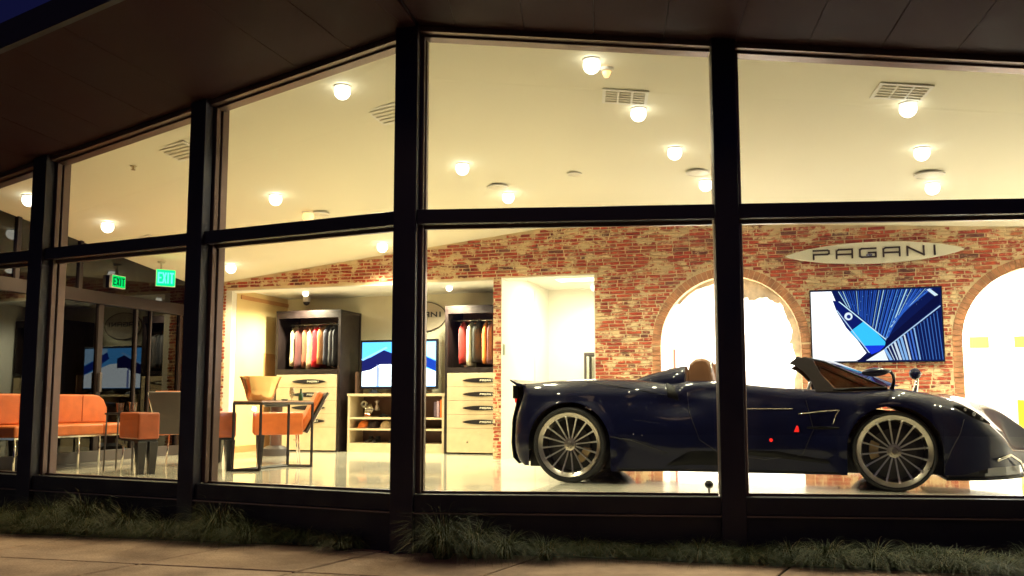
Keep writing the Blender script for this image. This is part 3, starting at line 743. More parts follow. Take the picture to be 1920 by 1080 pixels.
# handle lettering as flat plates
for e, wdt in ((e1, 1.15), (e2, 1.09)):
    for d in [x for x in bpy.data.objects if x.parent == e and x.name.startswith('drawer_front')]:
        for h_ in [x for x in bpy.data.objects if x.parent == d and x.name.startswith('handle')]:
            zz = [v.co.z for v in h_.data.vertices]; zm = (min(zz) + max(zz)) / 2
            xx = [v.co.x for v in h_.data.vertices]; xm = (min(xx) + max(xx)) / 2
            # lettering joins the handle part as its own object under the drawer
            mb = MB(); strokes(mb, 'PAGANI', xm - .02, zm - .011, .022, .022, .014, .006, -.0452, -.0428); mb.build('handle_letters', M['signcream'], d)

def garment(x, z, w, th, col, label, hh=.72, y=.33, host=None, wid=.24):
    """x,y in wall frame"""
    X, Y = FW(x, y); hh *= random.uniform(.88, 1.03); z += .73 - hh - .03; th *= random.uniform(.85, 1.15); wid *= random.uniform(.86, 1.05)
    e = tag(empty('hanging_jacket', (X, Y, z), AW + random.uniform(-.14, .14)), label, 'jacket', 'jackets hanging in the wardrobes')
    m = mat('cloth', col, .75, var=.18, vscale=14, bump=.3, bscale=60, sheen=.15); mb = MB()
    prof = [(0, wid * 1.02, th * .9), (.12, wid, th), (.35, wid * .93, th * .95), (.5, wid * .97, th), (.6, wid * .95, th * .9), (.66, wid * .72, th * .75), (.71, wid * .3, th * .6), (.74, .05, th * .45)]
    n = 20; ph = random.uniform(0, 6)
    vs = []
    for (h, a, b) in prof:
        for k in range(n):
            t = 2 * pi * k / n; fold = 1 + .30 * sin(5 * t + ph + h * 4) * (1 - h * 1.1) + .08 * sin(9 * t + ph)
            vs.append((b * cos(t) * fold, a * sin(t), h * hh / .74))
    fs = [(i * n + k, i * n + (k + 1) % n, (i + 1) * n + (k + 1) % n, (i + 1) * n + k) for i in range(len(prof) - 1) for k in range(n)]
    fs += [tuple(range(n - 1, -1, -1)), tuple((len(prof) - 1) * n + k for k in range(n))]
    mb.add(vs, fs); mb.build('jacket_body', m, e, smooth=True)
    hk = MB(); hk.tube([(0, -.18, hh * .93), (0, 0, hh * 1.01), (0, .18, hh * .93)], .006, 6)
    hk.tube([(0, 0, hh * 1.0), (0, 0, hh * 1.03)] + [(0, .022 * sin(t) , hh * 1.03 + .028 - .022 * cos(t)) for t in [i * pi / 5 for i in range(1, 6)]], .004, 6).build('hanger', M['chrome'], e, smooth=True)
JL = [(-3.88, (.58, .50, .30), 'cream jacket at the left end of the left wardrobe'), (-3.765, (.12, .03, .03), 'dark maroon jacket second in the left wardrobe'), (-3.67, (.33, .09, .045), 'brick brown jacket third in the left wardrobe'),
      (-3.565, (.52, .40, .24), 'beige jacket beside the red one in the left wardrobe'), (-3.465, (.75, .012, .03), 'bright red jacket in the middle of the left wardrobe'), (-3.375, (.62, .26, .09), 'light orange jacket right of the bright red one'),
      (-3.285, (.035, .032, .05), 'dark navy grey jacket next to the light orange one'), (-3.20, (.05, .045, .05), 'charcoal jacket second from the right in the left wardrobe'), (-3.115, (.03, .028, .035), 'black jacket near the right end of the left wardrobe'), (-3.03, (.06, .05, .05), 'dark grey jacket at the right end of the left wardrobe')]
for u, c, lb in JL: garment(u, 1.30, 1, .043, c, lb, y=1.34, hh=.70)
JR = [(-.985, (.42, .02, .018), 'dark red jacket at the left end of the right wardrobe'), (-.86, (.60, .54, .38), 'off-white jacket second in the right wardrobe'), (-.74, (.025, .025, .022), 'black jacket in the right wardrobe beside the orange one'),
      (-.62, (.78, .22, .03), 'bright orange jacket in the right wardrobe'), (-.51, (.16, .05, .05), 'brown maroon jacket between the orange and the yellow ones'), (-.40, (.80, .50, .02), 'yellow jacket at the right end of the right wardrobe')]
for u, c, lb in JR: garment(u, 1.30, 1, .048, c, lb, y=1.34, hh=.70)

# low media cabinet
e = at_w('media_cabinet', -2.79, 1.05, 'low beige open shelf cabinet under the small television', 'cabinet')
Wc = 1.60
MB().box(0, .035, 0, .5, 0, .86).build('side_panel', M['beige'], e); MB().box(Wc - .035, Wc, 0, .5, 0, .86).build('side_panel', M['beige'], e)
MB().box(-.01, Wc + .01, -.01, .5, .861, .90).build('top_panel', M['beige'], e)
MB().box(.036, Wc - .036, .48, .5, .14, .86).build('back_panel', mat('brown_back_panel', (.12, .06, .05), .6), e)
for z0 in (.505, .335): MB().box(.036, Wc - .036, .0, .479, z0, z0 + .03).build('shelf', M['beige'], e)
MB().box(.036, Wc - .036, .0, .479, 0, .14).build('plinth', M['beige'], e)
MB().box(.78, .80, .01, .47, .536, .86).build('divider', M['beige'], e)
# panel behind the television
MB().box(-.02, .02, .28, .5, .90, 1.25).box(Wc - .03, Wc - .0, .28, .5, .90, 1.25).build('back_upright', mat('upright_brown', (.2, .12, .09), .6), e)
# small television
e = at_w('television', -2.70, 1.28, 'small black television on the beige cabinet behind the middle post', 'television', .90)
MB().box(0, 1.31, 0, .05, .07, .845).build('case', M['tvblack'], e, bevel=.004)
for x in (.25, 1.06): MB().taper((x, .02, 0), (.09, .08), (x, .02, .069), (.02, .015)).build('foot', M['tvblack'], e)
it = [('screen', [(0, 0), (1, 0), (1, 1), (0, 1)], (.10, .45, 1), 1.3),
      ('screen_shape', [(0, .01), (0, .36), (.12, .42), (.25, .55), (.4, .62), (.55, .60), (.8, .45), (1, .33), (1, .01)], (.9, .97, 1), 1.7),
      ('screen_shape', [(0, .34), (0, .60), (.12, .66), (.3, .82), (.42, .74), (.42, .50), (.25, .50), (.12, .38)], (.01, .012, .10), 1),
      ('screen_shape', band((0, .60), (.34, .88), .04), (.25, .55, 1), 1.2),
      ('screen_shape', [(.56, .74), (.7, .60), (.86, .45), (1, .34), (1, .56), (.84, .68), (.7, .84), (.6, .9)], (.012, .05, .4), 1),
      ('screen_shape', [(.6, .9), (.84, .7), (1, .58), (1, .99), (.6, .99)], (.45, .72, 1), 1.3),
      ('screen_shape', [(.20, .01), (.24, .01), (.24, .42), (.205, .50)], (.35, .42, .8), 1)]
it = [(a_, b_, c_, d_ * 1.9) for a_, b_, c_, d_ in it]
poly_screen(e, 1.25, .70, -.0005, it, .03, .11)
# oval sign on the niche back wall
e = tag(empty('oval_sign', (*FW(-1.84, 1.75), 2.14), AW), 'round taupe oval sign with letters, half behind the middle post', 'sign')
MB().prism([(.43 * cos(2 * pi * k / 48), -.002, .25 * sin(2 * pi * k / 48)) for k in range(48)], (0, -.03, 0)).build('sign_board', M['signgrey'], e, bevel=.004)
MB().tube([(.42 * cos(2 * pi * k / 48), -.034, .243 * sin(2 * pi * k / 48)) for k in range(48)], .007, 6, closed=True).build('rim', M['dark_wood'], e)
letters('PAGANI', -.36, .0, .088, .065, .044, .018, -.042, -.0325, M['black'], e)

# things on the shelves
def thing_at(name, u, w, z, label, cat, group=None): return at_w(name, u, w, label, cat, z, group)
e = thing_at('engine_model', -2.55, 1.30, .536, 'small chrome engine model on the top shelf of the cabinet', 'model')
MB().box(-.06, .06, -.05, .05, 0, .06).build('base', M['chrome'], e, bevel=.01)
MB().lathe([(.04, -.05), (.055, 0), (.04, .05)], 16, 'y', (-.08, 0, .20)).build('intake', Wt, e, smooth=True)
for i in range(5): 
    t = i / 4; MB().tube([(.06 - .1 * t, -.05, .06), (.10 - .12 * t, -.06, .12), (.04 - .1 * t, -.02, .2)], .012, 8).build('pipe', M['chrome'], e, smooth=True)
MB().lathe([(.0, 0), (.045, .01), (.03, .07), (.012, .10), (.04, .15)], 16, 'z', (.14, 0, .1)).build('horn', mat('smoky', (.4, .33, .3), .3, metal=.6), e, smooth=True)
def cap(u, col, lb):
    e = thing_at('baseball_cap', u, 1.25, .366, lb, 'cap'); m = mat('cap_cloth', col, .8, var=.1, vscale=20)
    MB().lathe([(.095, 0), (.094, .04), (.082, .08), (.05, .108), (0, .118)], 22).build('crown', m, e, smooth=True)
    MB().prism([(.085 * cos(t) , -.07 - .085 * sin(t), .012) for t in [pi * i / 10 for i in range(11)]], (0, 0, .008)).build('brim', m, e)
cap(-2.60, (.75, .22, .04), 'orange cap on the middle shelf of the cabinet'); cap(-2.22, (.62, .48, .30), 'cream cap on the middle shelf of the cabinet')
for i, (u, lb) in enumerate(((-2.44, 'dark cap between the orange and the cream ones'), (-1.98, 'dark cap right of the cream one'))): cap(u, (.03, .02, .02), lb)
for u, lb in ((-2.45, 'pair of dark shoes left on the bottom shelf'), (-2.05, 'pair of dark shoes right on the bottom shelf')):
    e = thing_at('shoe_pair', u, 1.25, .14, lb, 'shoes')
    for dx in (-.06, .06):
        MB().taper((dx, 0, .0), (.04, .12), (dx, .02, .05), (.032, .09)).taper((dx, .06, .05), (.03, .045), (dx, .06, .10), (.028, .035)).build('shoe', M['black'], e, bevel=.012)
for i, (u, c, h, lb) in enumerate(((-1.345, (.12, .08, .12), .24, 'dark purple folder upright on the right of the top shelf'), (-1.30, (.42, .30, .38), .25, 'lilac grey folder leaning beside the orange ones'), (-1.245, (.80, .17, .02), .27, 'narrow orange folder on the top shelf'), (-1.18 - .02, (.82, .20, .02), .29, 'wide orange folder at the right end of the top shelf'))):
    e = thing_at('folder', u - .14 + .12, 1.12, .536, lb, 'folder'); MB().box(-.018, .022, 0, .25, 0, h).build('cover', mat('folder_card', c, .6), e, bevel=.004)
for u, lb in ((-2.25, 'small dark model car left on the top shelf'), (-2.08, 'small dark model car right on the top shelf')):
    e = thing_at('model_car', u, 1.2, .536, lb, 'model car')
    MB().taper((0, 0, .015), (.075, .035), (0, 0, .035), (.07, .03)).taper((-.005, 0, .035), (.04, .028), (-.005, 0, .055), (.02, .02)).build('body', M['carbon'], e, bevel=.006)
    for dx in (-.045, .045): MB().lathe([(.014, -.037), (.014, .037)], 12, 'y', (dx, 0, .014)).build('wheel', M['rubber'], e)
# dome camera on niche ceiling
e = thing_at('dome_camera', -3.72, 1.35, 2.499, 'white dome security camera on the closet ceiling above the left wardrobe', 'camera')
MB().lathe([(.06, -.10), (.065, -.06), (.065, 0)], 20).build('housing', Wt, e, smooth='angle'); MB().lathe([(0, -.16), (.03, -.15), (.05, -.125), (.055, -.101)], 20).build('dome', M['black'], e, smooth=True)
# frame in the small room
e = thing_at('display_case', .72, 2.2, 0, 'dark metal framed glass case in the small white room', 'display case')
for x in (0, .72): 
    for y in (0, .4): MB().box(x, x + .035, y, y + .035, 0, 1.50).build('leg', M['shell'], e)
MB().box(0, .755, 0, .435, 1.501, 1.545).build('top_frame', M['shell'], e)
MB().box(.036, .718, .018, .024, .9, 1.5).build('glass', M['glass'], e); MB().box(0, .755, 0, .435, .86, .899).build('shelf', M['shell'], e)
MB().taper((.6, .2, .9), (.06, .06), (.6, .2, 1.02), (.02, .02)).build('stand', M['chrome'], e)
# back rooms: faint details
e = thing_at('low_cabinet', 2.30, 2.2, 0, 'white low cabinet with thin rails behind the first arch', 'cabinet')
MB().box(0, .9, 0, .5, 0, 1.42).build('cabinet_body', Wt, e); MB().box(-.01, .91, -.01, .51, 1.421, 1.45).build('top_panel', mat('pale_edge', (.5, .45, .3), .6), e)
for x in (.28, .6): MB().box(x, x + .008, -.006, -.001, .1, 1.40).build('door_gap', mat('pale_gap', (.4, .36, .3), .6), e)
e = thing_at('white_post', 2.235, .5, 0, 'short white post with a reddish edge at the left of the first arch', 'post')
MB().box(0, .075, 0, .075, 0, 1.50).build('shaft', Wt, e); MB().box(.076, .10, .01, .07, 0, 1.48).build('edge_trim', mat('pink', (.5, .15, .12), .6), e)
for (u, z, w_, h_, lb) in ((2.95, 1.95, .045, .10, 'upper tiny grey plate on the white wall behind the first arch'), (3.02, 1.70, .035, .11, 'lower tiny grey plate on the white wall behind the first arch')):
    e = thing_at('wall_plate', u, 3.592, z + .35, lb, 'wall plate'); MB().box(0, w_ * 1.4, -.012, 0, 0, h_ * 1.3).build('plate', mat('plate_grey', (.3, .3, .28), .6), e)
for (u, wd_, lb) in ((6.5, .30, 'narrow orange label on the white wall inside the second arch'), (7.12, .52, 'wide orange label on the white wall inside the second arch')):
    e = thing_at('orange_label', u, 3.592, 1.60, lb, 'label'); MB().box(0, wd_ * .9, -.012, 0, 0, .17).build('plate', M['yellow'], e)
e = thing_at('yellow_crate', 6.68, 1.6, 0, 'yellow board standing in the white room behind the car nose', 'board')
MB().prism([(0, 0, .0), (.42, 0, .0), (.42, 0, .70), (.36, 0, .78), (0, 0, .80)], (0, .05, 0)).build('board', mat('yellow_lacquer', (.8, .5, .01), .4), e); MB().box(.02, .40, .05, .25, 0, .04).build('foot', M['black'], e)

# ---------------------------------------------------------------- furniture
def box_r(mb, c, h, mtx=None): mb.box(c[0] - h[0], c[0] + h[0], c[1] - h[1], c[1] + h[1], c[2] - h[2], c[2] + h[2], 0, mtx)
def armchair(x, y, yaw, label):
    e = tag(empty('armchair', (x, y, 0), yaw), label, 'armchair', 'orange leather armchairs in the lounge')
    w = .27
    MB().box(-.24, .31, -w, w, .37, .52).build('seat', M['leather'], e, bevel=.03, seg=3)
    for s in (-1, 1):
        MB().box(-.27, .33, s * w - .045 + s * .03, s * w + .045 + s * .03, .36, .635).build('armrest', M['leather'], e, bevel=.02, seg=3)
    t = Matrix.Translation((-.255, 0, .42)) @ Matrix.Rotation(radians(-27), 4, 'Y')
    MB().box(-.04, .04, -w - .02, w + .02, 0, .53, 0, t).build('backrest', M['leather'], e, bevel=.03, seg=3)
    t2 = Matrix.Translation((-.31, 0, .38)) @ Matrix.Rotation(radians(-27), 4, 'Y')
    MB().box(-.016, .012, -w - .035, w + .035, 0, .575, 0, t2).build('back_shell', M['shell'], e, bevel=.012, seg=2)
    ed_ = MB()
    for s in (-1, 1): ed_.tube([t2 @ Vector((-.02, s * (w + .037), z_)) for z_ in (.0, .2, .4, .57)], .007, 6)
    ed_.build('back_edge', M['chrome'], e, smooth=True)
    for s in (-1, 1):
        MB().taper((.24, s * .225, 0.0), (.026, .026), (.24, s * .225, .359), (.05, .05)).build('leg', M['black'], e, bevel=.004)
        MB().tube([(-.22, s * .21, .37), (-.25, s * .225, .0)], .009, 8).build('leg', M['chrome'], e, smooth=True)
    return e
armchair(-2.98, 11.72, radians(197), 'orange leather armchair behind the thin metal table, facing left')
armchair(-3.98, 11.45, radians(82), 'orange armchair with grey shell turned to the window beside the post')
def stool(x, y, yaw, lx, ly, label):
    e = tag(empty('stool', (x, y, 0), yaw), label, 'stool', 'orange leather stools')
    MB().box(-lx, lx, -ly, ly, .37, .655).build('cushion', M['leather_shaded'], e, bevel=.022, seg=3)
    MB().box(-lx + .015, lx - .015, -ly + .015, ly - .015, .345, .369).build('frame', M['black'], e)
    for sx in (-1, 1):
        for sy in (-1, 1):
            if sx > 0: MB().taper((sx * (lx - .06), sy * (ly - .055), 0), (.032, .032), (sx * (lx - .06), sy * (ly - .055), .344), (.055, .05)).build('leg', M['black'], e, bevel=.004)
            else: MB().tube([(sx * (lx - .05), sy * (ly - .05), .345), (sx * (lx - .02), sy * (ly - .03), 0)], .009, 8).build('leg', M['chrome'], e, smooth=True)
stool(-4.07, 9.98, radians(-48), .29, .115, 'orange leather stool with thick black leg left of the second post')
stool(-3.37, 10.35, radians(-60), .2, .2, 'orange leather stool mostly hidden behind the second post')
# small side table with glasses
e = tag(empty('side_table', (-4.42, 10.45, 0)), 'small thin legged table carrying two glasses behind the left stool', 'table')
MB().box(-.17, .17, -.17, .17, .625, .645).build('tabletop', M['black'], e, bevel=.003)
for sx in (-1, 1):
    for sy in (-1, 1): MB().tube([(sx * .15, sy * .15, .624), (sx * .16, sy * .16, 0)], .010, 8).build('leg', M['shell'], e, smooth=True)
M['clearglass'] = glass_mat('drinking_glass', (.85, .82, .78), 1.5, .12)
def tumbler(x, y, z, lb, s=1.0):
    e = tag(empty('drinking_glass', (x, y, z)), lb, 'glass'); MB().lathe([(.028 * s, 0), (.038 * s, .10 * s), (.036 * s, .10 * s), (.027 * s, .008)], 20).build('bowl', M['clearglass'], e, smooth='angle')
    MB().lathe([(0, .003), (.026 * s, .003), (.028 * s, .0), (0, 0)], 20).build('base', M['clearglass'], e)
tumbler(-4.46, 10.38, .6455, 'clear glass tumbler left on the small side table', 1.1); tumbler(-4.33, 10.42, .6455, 'clear glass tumbler right on the small side table', 1.2)

# sofa along the glass wall
sf = tag(empty('sofa', (*FG(0, 0), 0), AG), 'long orange leather sofa in front of the dark glass wall', 'sofa')
MB().box(-2.25, -.95, -.80, -.16, .385, .51).build('seat_cushion', M['leather'], sf, bevel=.025, seg=3)
MB().box(-.94, -.30, -.80, -.16, .385, .51).build('seat_cushion', M['leather'], sf, bevel=.025, seg=3)
bk = MB(); pts = [(-2.25, .512), (-.34, .512), (-.36, .70), (-.42, .80), (-.50, .845), (-.60, .86), (-2.25, .86)]
bk.prism([(p[0], -.30, p[1]) for p in pts], (0, .13, 0)); bk.build('backrest', M['leather'], sf, bevel=.02, seg=3)
MB().box(-2.24, -.31, -.79, -.17, .365, .383).build('rail', M['chrome'], sf)
for u in (-2.2, -1.3, -.36):
    for w_ in (-.76, -.2): MB().tube([(u, w_, .364), (u, w_, 0)], .012, 8).build('leg', M['chrome'], sf, smooth=True)

for u in (-.78, -1.25, -1.72): MB().tube([(u, -.302, .53), (u, -.302, .855)], .0035, 6).build('seam', mat('seam_dark', (.18, .03, .01), .6), sf)
# thin metal console table
tA, tB, tC, tD = Vector((-3.109, 10.2)), Vector((-2.807, 10.2)), Vector((-2.687, 10.98)), Vector((-2.385, 10.90))
tb_ = tag(empty('console_table', (0, 0, 0)), 'thin black metal framed table with a tan top in front of the armchair', 'table')
MB().prism([(p.x, p.y, .765) for p in (tA + Vector((-.01, -.01)), tB + Vector((.012, -.01)), tD + Vector((.012, .01)), tC + Vector((-.01, .01)))], (0, 0, .016)).build('tabletop', mat('tan_top', (.42, .24, .15), .3, coat=.4), tb_)
def sq(mb, a, b, r=.013):
    a = Vector(a); b = Vector(b); mb.tube([a, b], r * 1.25, 4)
for p in (tA, tB, tC, tD): mb = MB(); sq(mb, (p.x, p.y, .0), (p.x, p.y, .763)); mb.build('leg', M['dark_wood'], tb_)
for a, b, z0 in ((tA, tB, .012), (tC, tD, .012), (tA, tC, .012), (tA, tB, .752), (tC, tD, .752), (tA, tC, .752), (tB, tD, .752)):
    mb = MB(); sq(mb, (a.x, a.y, z0), (b.x, b.y, z0)); mb.build('rail', M['dark_wood'], tb_)
e = tag(empty('wine_bucket', (-2.88, 10.42, .782)), 'copper coloured flared bucket on the thin metal table', 'bucket')
MB().lathe([(.135, 0), (.15, .02), (.175, .12), (.215, .235), (.232, .27), (.236, .275), (.225, .272), (.17, .125), (.13, .02), (0, .015)], 40).build('bowl', M['copper'], e, smooth='angle')
MB().lathe([(.12, -.001), (.14, .012), (.13, .014)], 32).build('foot_ring', M['dark_wood'], e)
def wineglass(x, y, z, lb, s=1.0, h=.10):
    e = tag(empty('wine_glass', (x, y, z)), lb, 'wine glass')
    MB().lathe([(.036 * s, .0), (.034 * s, .004), (.005, .01), (.004, h), (.02 * s, h + .015), (.036 * s, h + .05), (.036 * s, h + .09), (.028 * s, h + .14), (.026 * s, h + .14), (.034 * s, h + .09), (.03 * s, h + .045), (.0, h + .012)], 22).build('bowl', M['clearglass'], e, smooth='angle')
wineglass(-2.74, 10.5, .782, 'tall wine glass beside the copper bucket', 1.15, .11)
wineglass(-2.60, 10.75, .782, 'short stemmed glass at the middle of the metal table', .8, .02)
e = tag(empty('bottle', (-2.50, 10.78, .782)), 'small dark green bottle near the end of the metal table', 'bottle')
MB().lathe([(.026, 0), (.028, .01), (.028, .075), (.012, .10), (.011, .135), (.013, .14), (0, .14)], 18).build('glass_body', mat('green_bottle', (.03, .07, .03), .15, coat=.6), e, smooth='angle')
e = tag(empty('ashtray', (-2.66, 10.66, .782)), 'small dark dish on the metal table', 'dish'); MB().lathe([(.03, 0), (.045, .018), (.04, .02), (.028, .006), (0, .005)], 18).build('dish', M['black'], e, smooth='angle')
# pedestal stool behind the table
e = tag(empty('pedestal_stool', (-3.42, 13.25, 0)), 'dark round based pedestal stool behind the metal table', 'stool')
MB().lathe([(.20, 0), (.20, .02), (.19, .10), (.12, .14), (.05, .15)], 28).build('base', M['shell'], e, smooth='angle'); MB().lathe([(.085, .145), (.085, .70)], 20).build('column', mat('brown_column', (.09, .04, .03), .4), e, smooth='angle')
MB().lathe([(.17, .70), (.18, .72), (.18, .75), (0, .76)], 28).build('seat', M['black'], e, smooth='angle')

# ---------------------------------------------------------------- the car (local: x forward from the rear axle, y = away from the window, z up)
car = tag(empty('sports_car', (.541, 8.724, 0), atan2(-.304, .953)), 'dark navy open roadster parked on the polished showroom floor', 'car')
def interp(T, x):
    """smooth monotone-ish interpolation of table T [(x, y), ...]"""
    if x <= T[0][0]: return T[0][1]
    if x >= T[-1][0]: return T[-1][1]
    for i in range(len(T) - 1):
        if x <= T[i + 1][0]:
            x0, y0 = T[i]; x1, y1 = T[i + 1]; h = x1 - x0
            def m(j):
                if j <= 0 or j >= len(T) - 1: return None
                a = (T[j][1] - T[j - 1][1]) / (T[j][0] - T[j - 1][0]); b = (T[j + 1][1] - T[j][1]) / (T[j + 1][0] - T[j][0])
                return 0 if a * b <= 0 else 2 * a * b / (a + b)
            s = (y1 - y0) / h; m0 = m(i); m1 = m(i + 1); m0 = s if m0 is None else m0; m1 = s if m1 is None else m1
            t = (x - x0) / h
            return (2*t**3 - 3*t*t + 1) * y0 + (t**3 - 2*t*t + t) * h * m0 + (-2*t**3 + 3*t*t) * y1 + (t**3 - t*t) * h * m1
def sst(a, b, x): t = min(1, max(0, (x - a) / (b - a))); return t * t * (3 - 2 * t)
ZT = [(-.62, .965), (-.56, .958), (-.487, .953), (-.38, .962), (-.266, .975), (-.033, .989), (.171, .993), (.528, .982), (.80, .962), (.95, .945), (1.136, .968), (1.387, .962), (1.686, .924), (1.903, .901), (2.232, .880), (2.571, .872), (2.92, .884), (3.113, .853), (3.287, .820), (3.436, .771), (3.577, .685), (3.647, .622), (3.72, .548), (3.823, .445), (3.90, .36), (4.0, .34), (4.2, .33)]
ZCN = [(-.62, .955), (-.3, .93), (.2, .93), (.8, .945), (1.0, .92), (1.12, .60), (2.3, .58), (2.55, .84), (2.9, .875), (3.4, .845), (3.7, .765), (3.85, .70), (4.024, .569), (4.10, .50), (4.17, .40), (4.2, .35)]
V0 = [(-.63, -.17), (-.55, -.10), (-.42, -.035), (-.2, .005), (0, .02), (.35, .008), (.8, -.045), (1.3, -.095), (1.8, -.10), (2.3, -.05), (2.6, .005), (2.88, .025), (3.15, .01), (3.35, -.045), (3.5, -.11), (3.65, -.21), (3.78, -.34), (3.88, -.50), (4.0, -.68), (4.1, -.82), (4.2, -.97)]
RR = [(-.62, .10), (-.3, .20), (.2, .22), (.8, .17), (1.3, .10), (2.2, .12), (2.7, .20), (3.2, .24), (3.6, .16), (3.85, .06), (4.2, .04)]
RW = [(-.62, .12), (0, .34), (.8, .26), (1.3, .12), (2.2, .16), (2.8, .30), (3.4, .28), (3.8, .12), (4.2, .03)]
AXF = 2.874; RA, RF = .404, .385
def f_side(s, z):
    v = interp(V0, s)
    if z > .5: v -= .10 * ((z - .5) / .4) ** 2
    cz = .43 - .13 * sst(.41, .95, s); k = sst(.40, .60, s) * (1 - sst(2.25, 2.5, s))
    if z < cz: v -= k * .10 * (cz - z)
    else: v += k * .012 * sst(cz, cz + .03, z)
    zk = interp([(-.2, 1.0), (.1, .94), (.95, .83), (1.3, .80), (2.3, .80), (2.7, .84), (3.0, .95)], s)
    if z > zk: v -= .50 * (z - zk) * sst(zk, zk + .035, z)
    # haunch crease behind the door and scoop in front of the rear wheel
    v -= .055 * exp(-((s - 1.0) / .22) ** 2 - ((z - .74) / .09) ** 2)
    v -= .03 * exp(-((s - 2.32) / .13) ** 2 - ((z - .55) / .10) ** 2)
    # fender flares round the wheels
    for ax, rr in ((0, RA), (AXF, RF)):
        d = sqrt((s - ax) ** 2 + (z - .36) ** 2)
        if z > .30: v += .020 * exp(-((d - rr) / .045) ** 2)
    if z < .36: v -= .12 * max(0, .36 - z) * (sst(.40, .42, abs(s)) if s < 0 else 0)
    return v
def zlow(s):
    if s < -RA: return .155 + .02 * sst(-.5, -.63, s)
    if abs(s) <= RA: return .36 + sqrt(max(0, RA * RA - s * s))
    if s < AXF - RF: return .120 + .012 * sst(.4, 1.4, s)
    if abs(s - AXF) <= RF: return .345 + sqrt(max(0, RF * RF - (s - AXF) ** 2))
    return .150 + .06 * sst(3.35, 3.7, s) + .06 * sst(3.9, 4.2, s)
st = set()
x = -.45
while x < 4.2: st.add(round(x, 4)); x += .022
for ax, rr in ((0, RA), (AXF, RF)):
    for k in range(41): st.add(round(ax + rr * .99999 * cos(pi * k / 40), 5))
    st.add(ax - rr - .0006); st.add(ax + rr + .0006)
st = sorted(st)
REND = [(.15, -.50), (.17, -.56), (.224, -.612), (.357, -.633), (.594, -.623), (.729, -.590), (.864, -.556), (.93, -.578), (.975, -.612), (1.0, -.612)]
NS, NR, ND = 18, 7, 12
rows = []
QN = 8
# the rear end: parameter q pulls stations back to the tail outline
params = [('q', q / QN) for q in range(QN, 0, -1)] + [('s', s) for s in st]
for kd, val in params:
    s0 = -.45 - .17 * val if kd == 'q' else val
    def pos(s_, z):
        if kd == 'q':
            e_ = interp(REND, z); return -.45 + (e_ + .45) * val
        return s_
    zt = interp(ZT, s0); r = interp(RR, s0); w = interp(RW, s0); zc0 = interp(ZCN, s0)
    zlw = zlow(s0) if kd == 's' else .155; zsh = max(zt - r, zlw + .012)
    row = []
    vr = -.10 * val ** 3 if kd == 'q' else 0
    for k in range(NS + 1):
        z = zlw + (zsh - zlw) * k / NS; row.append((pos(s0, z), f_side(s0, z) + vr, z))
    fs_ = f_side(s0, zsh) + vr
    for k in range(1, NR + 1):
        a = pi / 2 * k / NR; row.append((pos(s0, zsh + (zt - zsh) * sin(a)), fs_ - w * (1 - cos(a)), zsh + (zt - zsh) * sin(a)))
    vcr = min(fs_ - w, -.0); ck = sst(1.0, 1.14, s0) * (1 - sst(2.35, 2.6, s0))
    lip = .022 * val ** 2 if kd == 'q' else 0
    for k in range(1, ND + 1):
        t = k / ND; v = vcr + (-1.0 - vcr) * t
        sm = sst(0, 1, t) * (1 - ck) + sst(.12, .32, t) * ck
        z = zt + (zc0 - zt) * sm; row.append((pos(s0, min(z, .99)), v, z))
    if v > -1.0 + 1e-6: pass
    rows.append(row)
n = len(rows[0]); body = MB()
def quads(off, flip):
    F = []
    for i in range(len(rows) - 1):
        for k in range(n - 1):
            a, b, c_, d = off + i * n + k, off + i * n + k + 1, off + (i + 1) * n + k + 1, off + (i + 1) * n + k
            F.append((a, b, c_, d) if flip else (d, c_, b, a))
    return F
near = [(p[0], -p[1], p[2]) for row in rows for p in row]; far_ = [(p[0], 2.0 + p[1], p[2]) for row in rows for p in row]
for vs, flip in ((near, True), (far_, False)):
    fs = quads(0, flip); mi = []
    body.add(vs, fs)
    for idx, f in enumerate(fs):
        i, k = divmod(idx, n - 1); s_ = rows[i][k][0]
        if k >= NS + NR + 2 and 1.06 < s_ < 2.5: body.mi[len(body.mi) - len(fs) + idx] = 1
bo = body.build('body', [M['paint'], M['tanleather']], car, auto=False)
me = bo.data; bm = bmesh.new(); bm.from_mesh(me); bmesh.ops.remove_doubles(bm, verts=bm.verts, dist=.0004); bmesh.ops.recalc_face_normals(bm, faces=bm.faces); bm.to_mesh(me); bm.free()
me.polygons.foreach_set('use_smooth', [True] * len(me.polygons)); me.update()

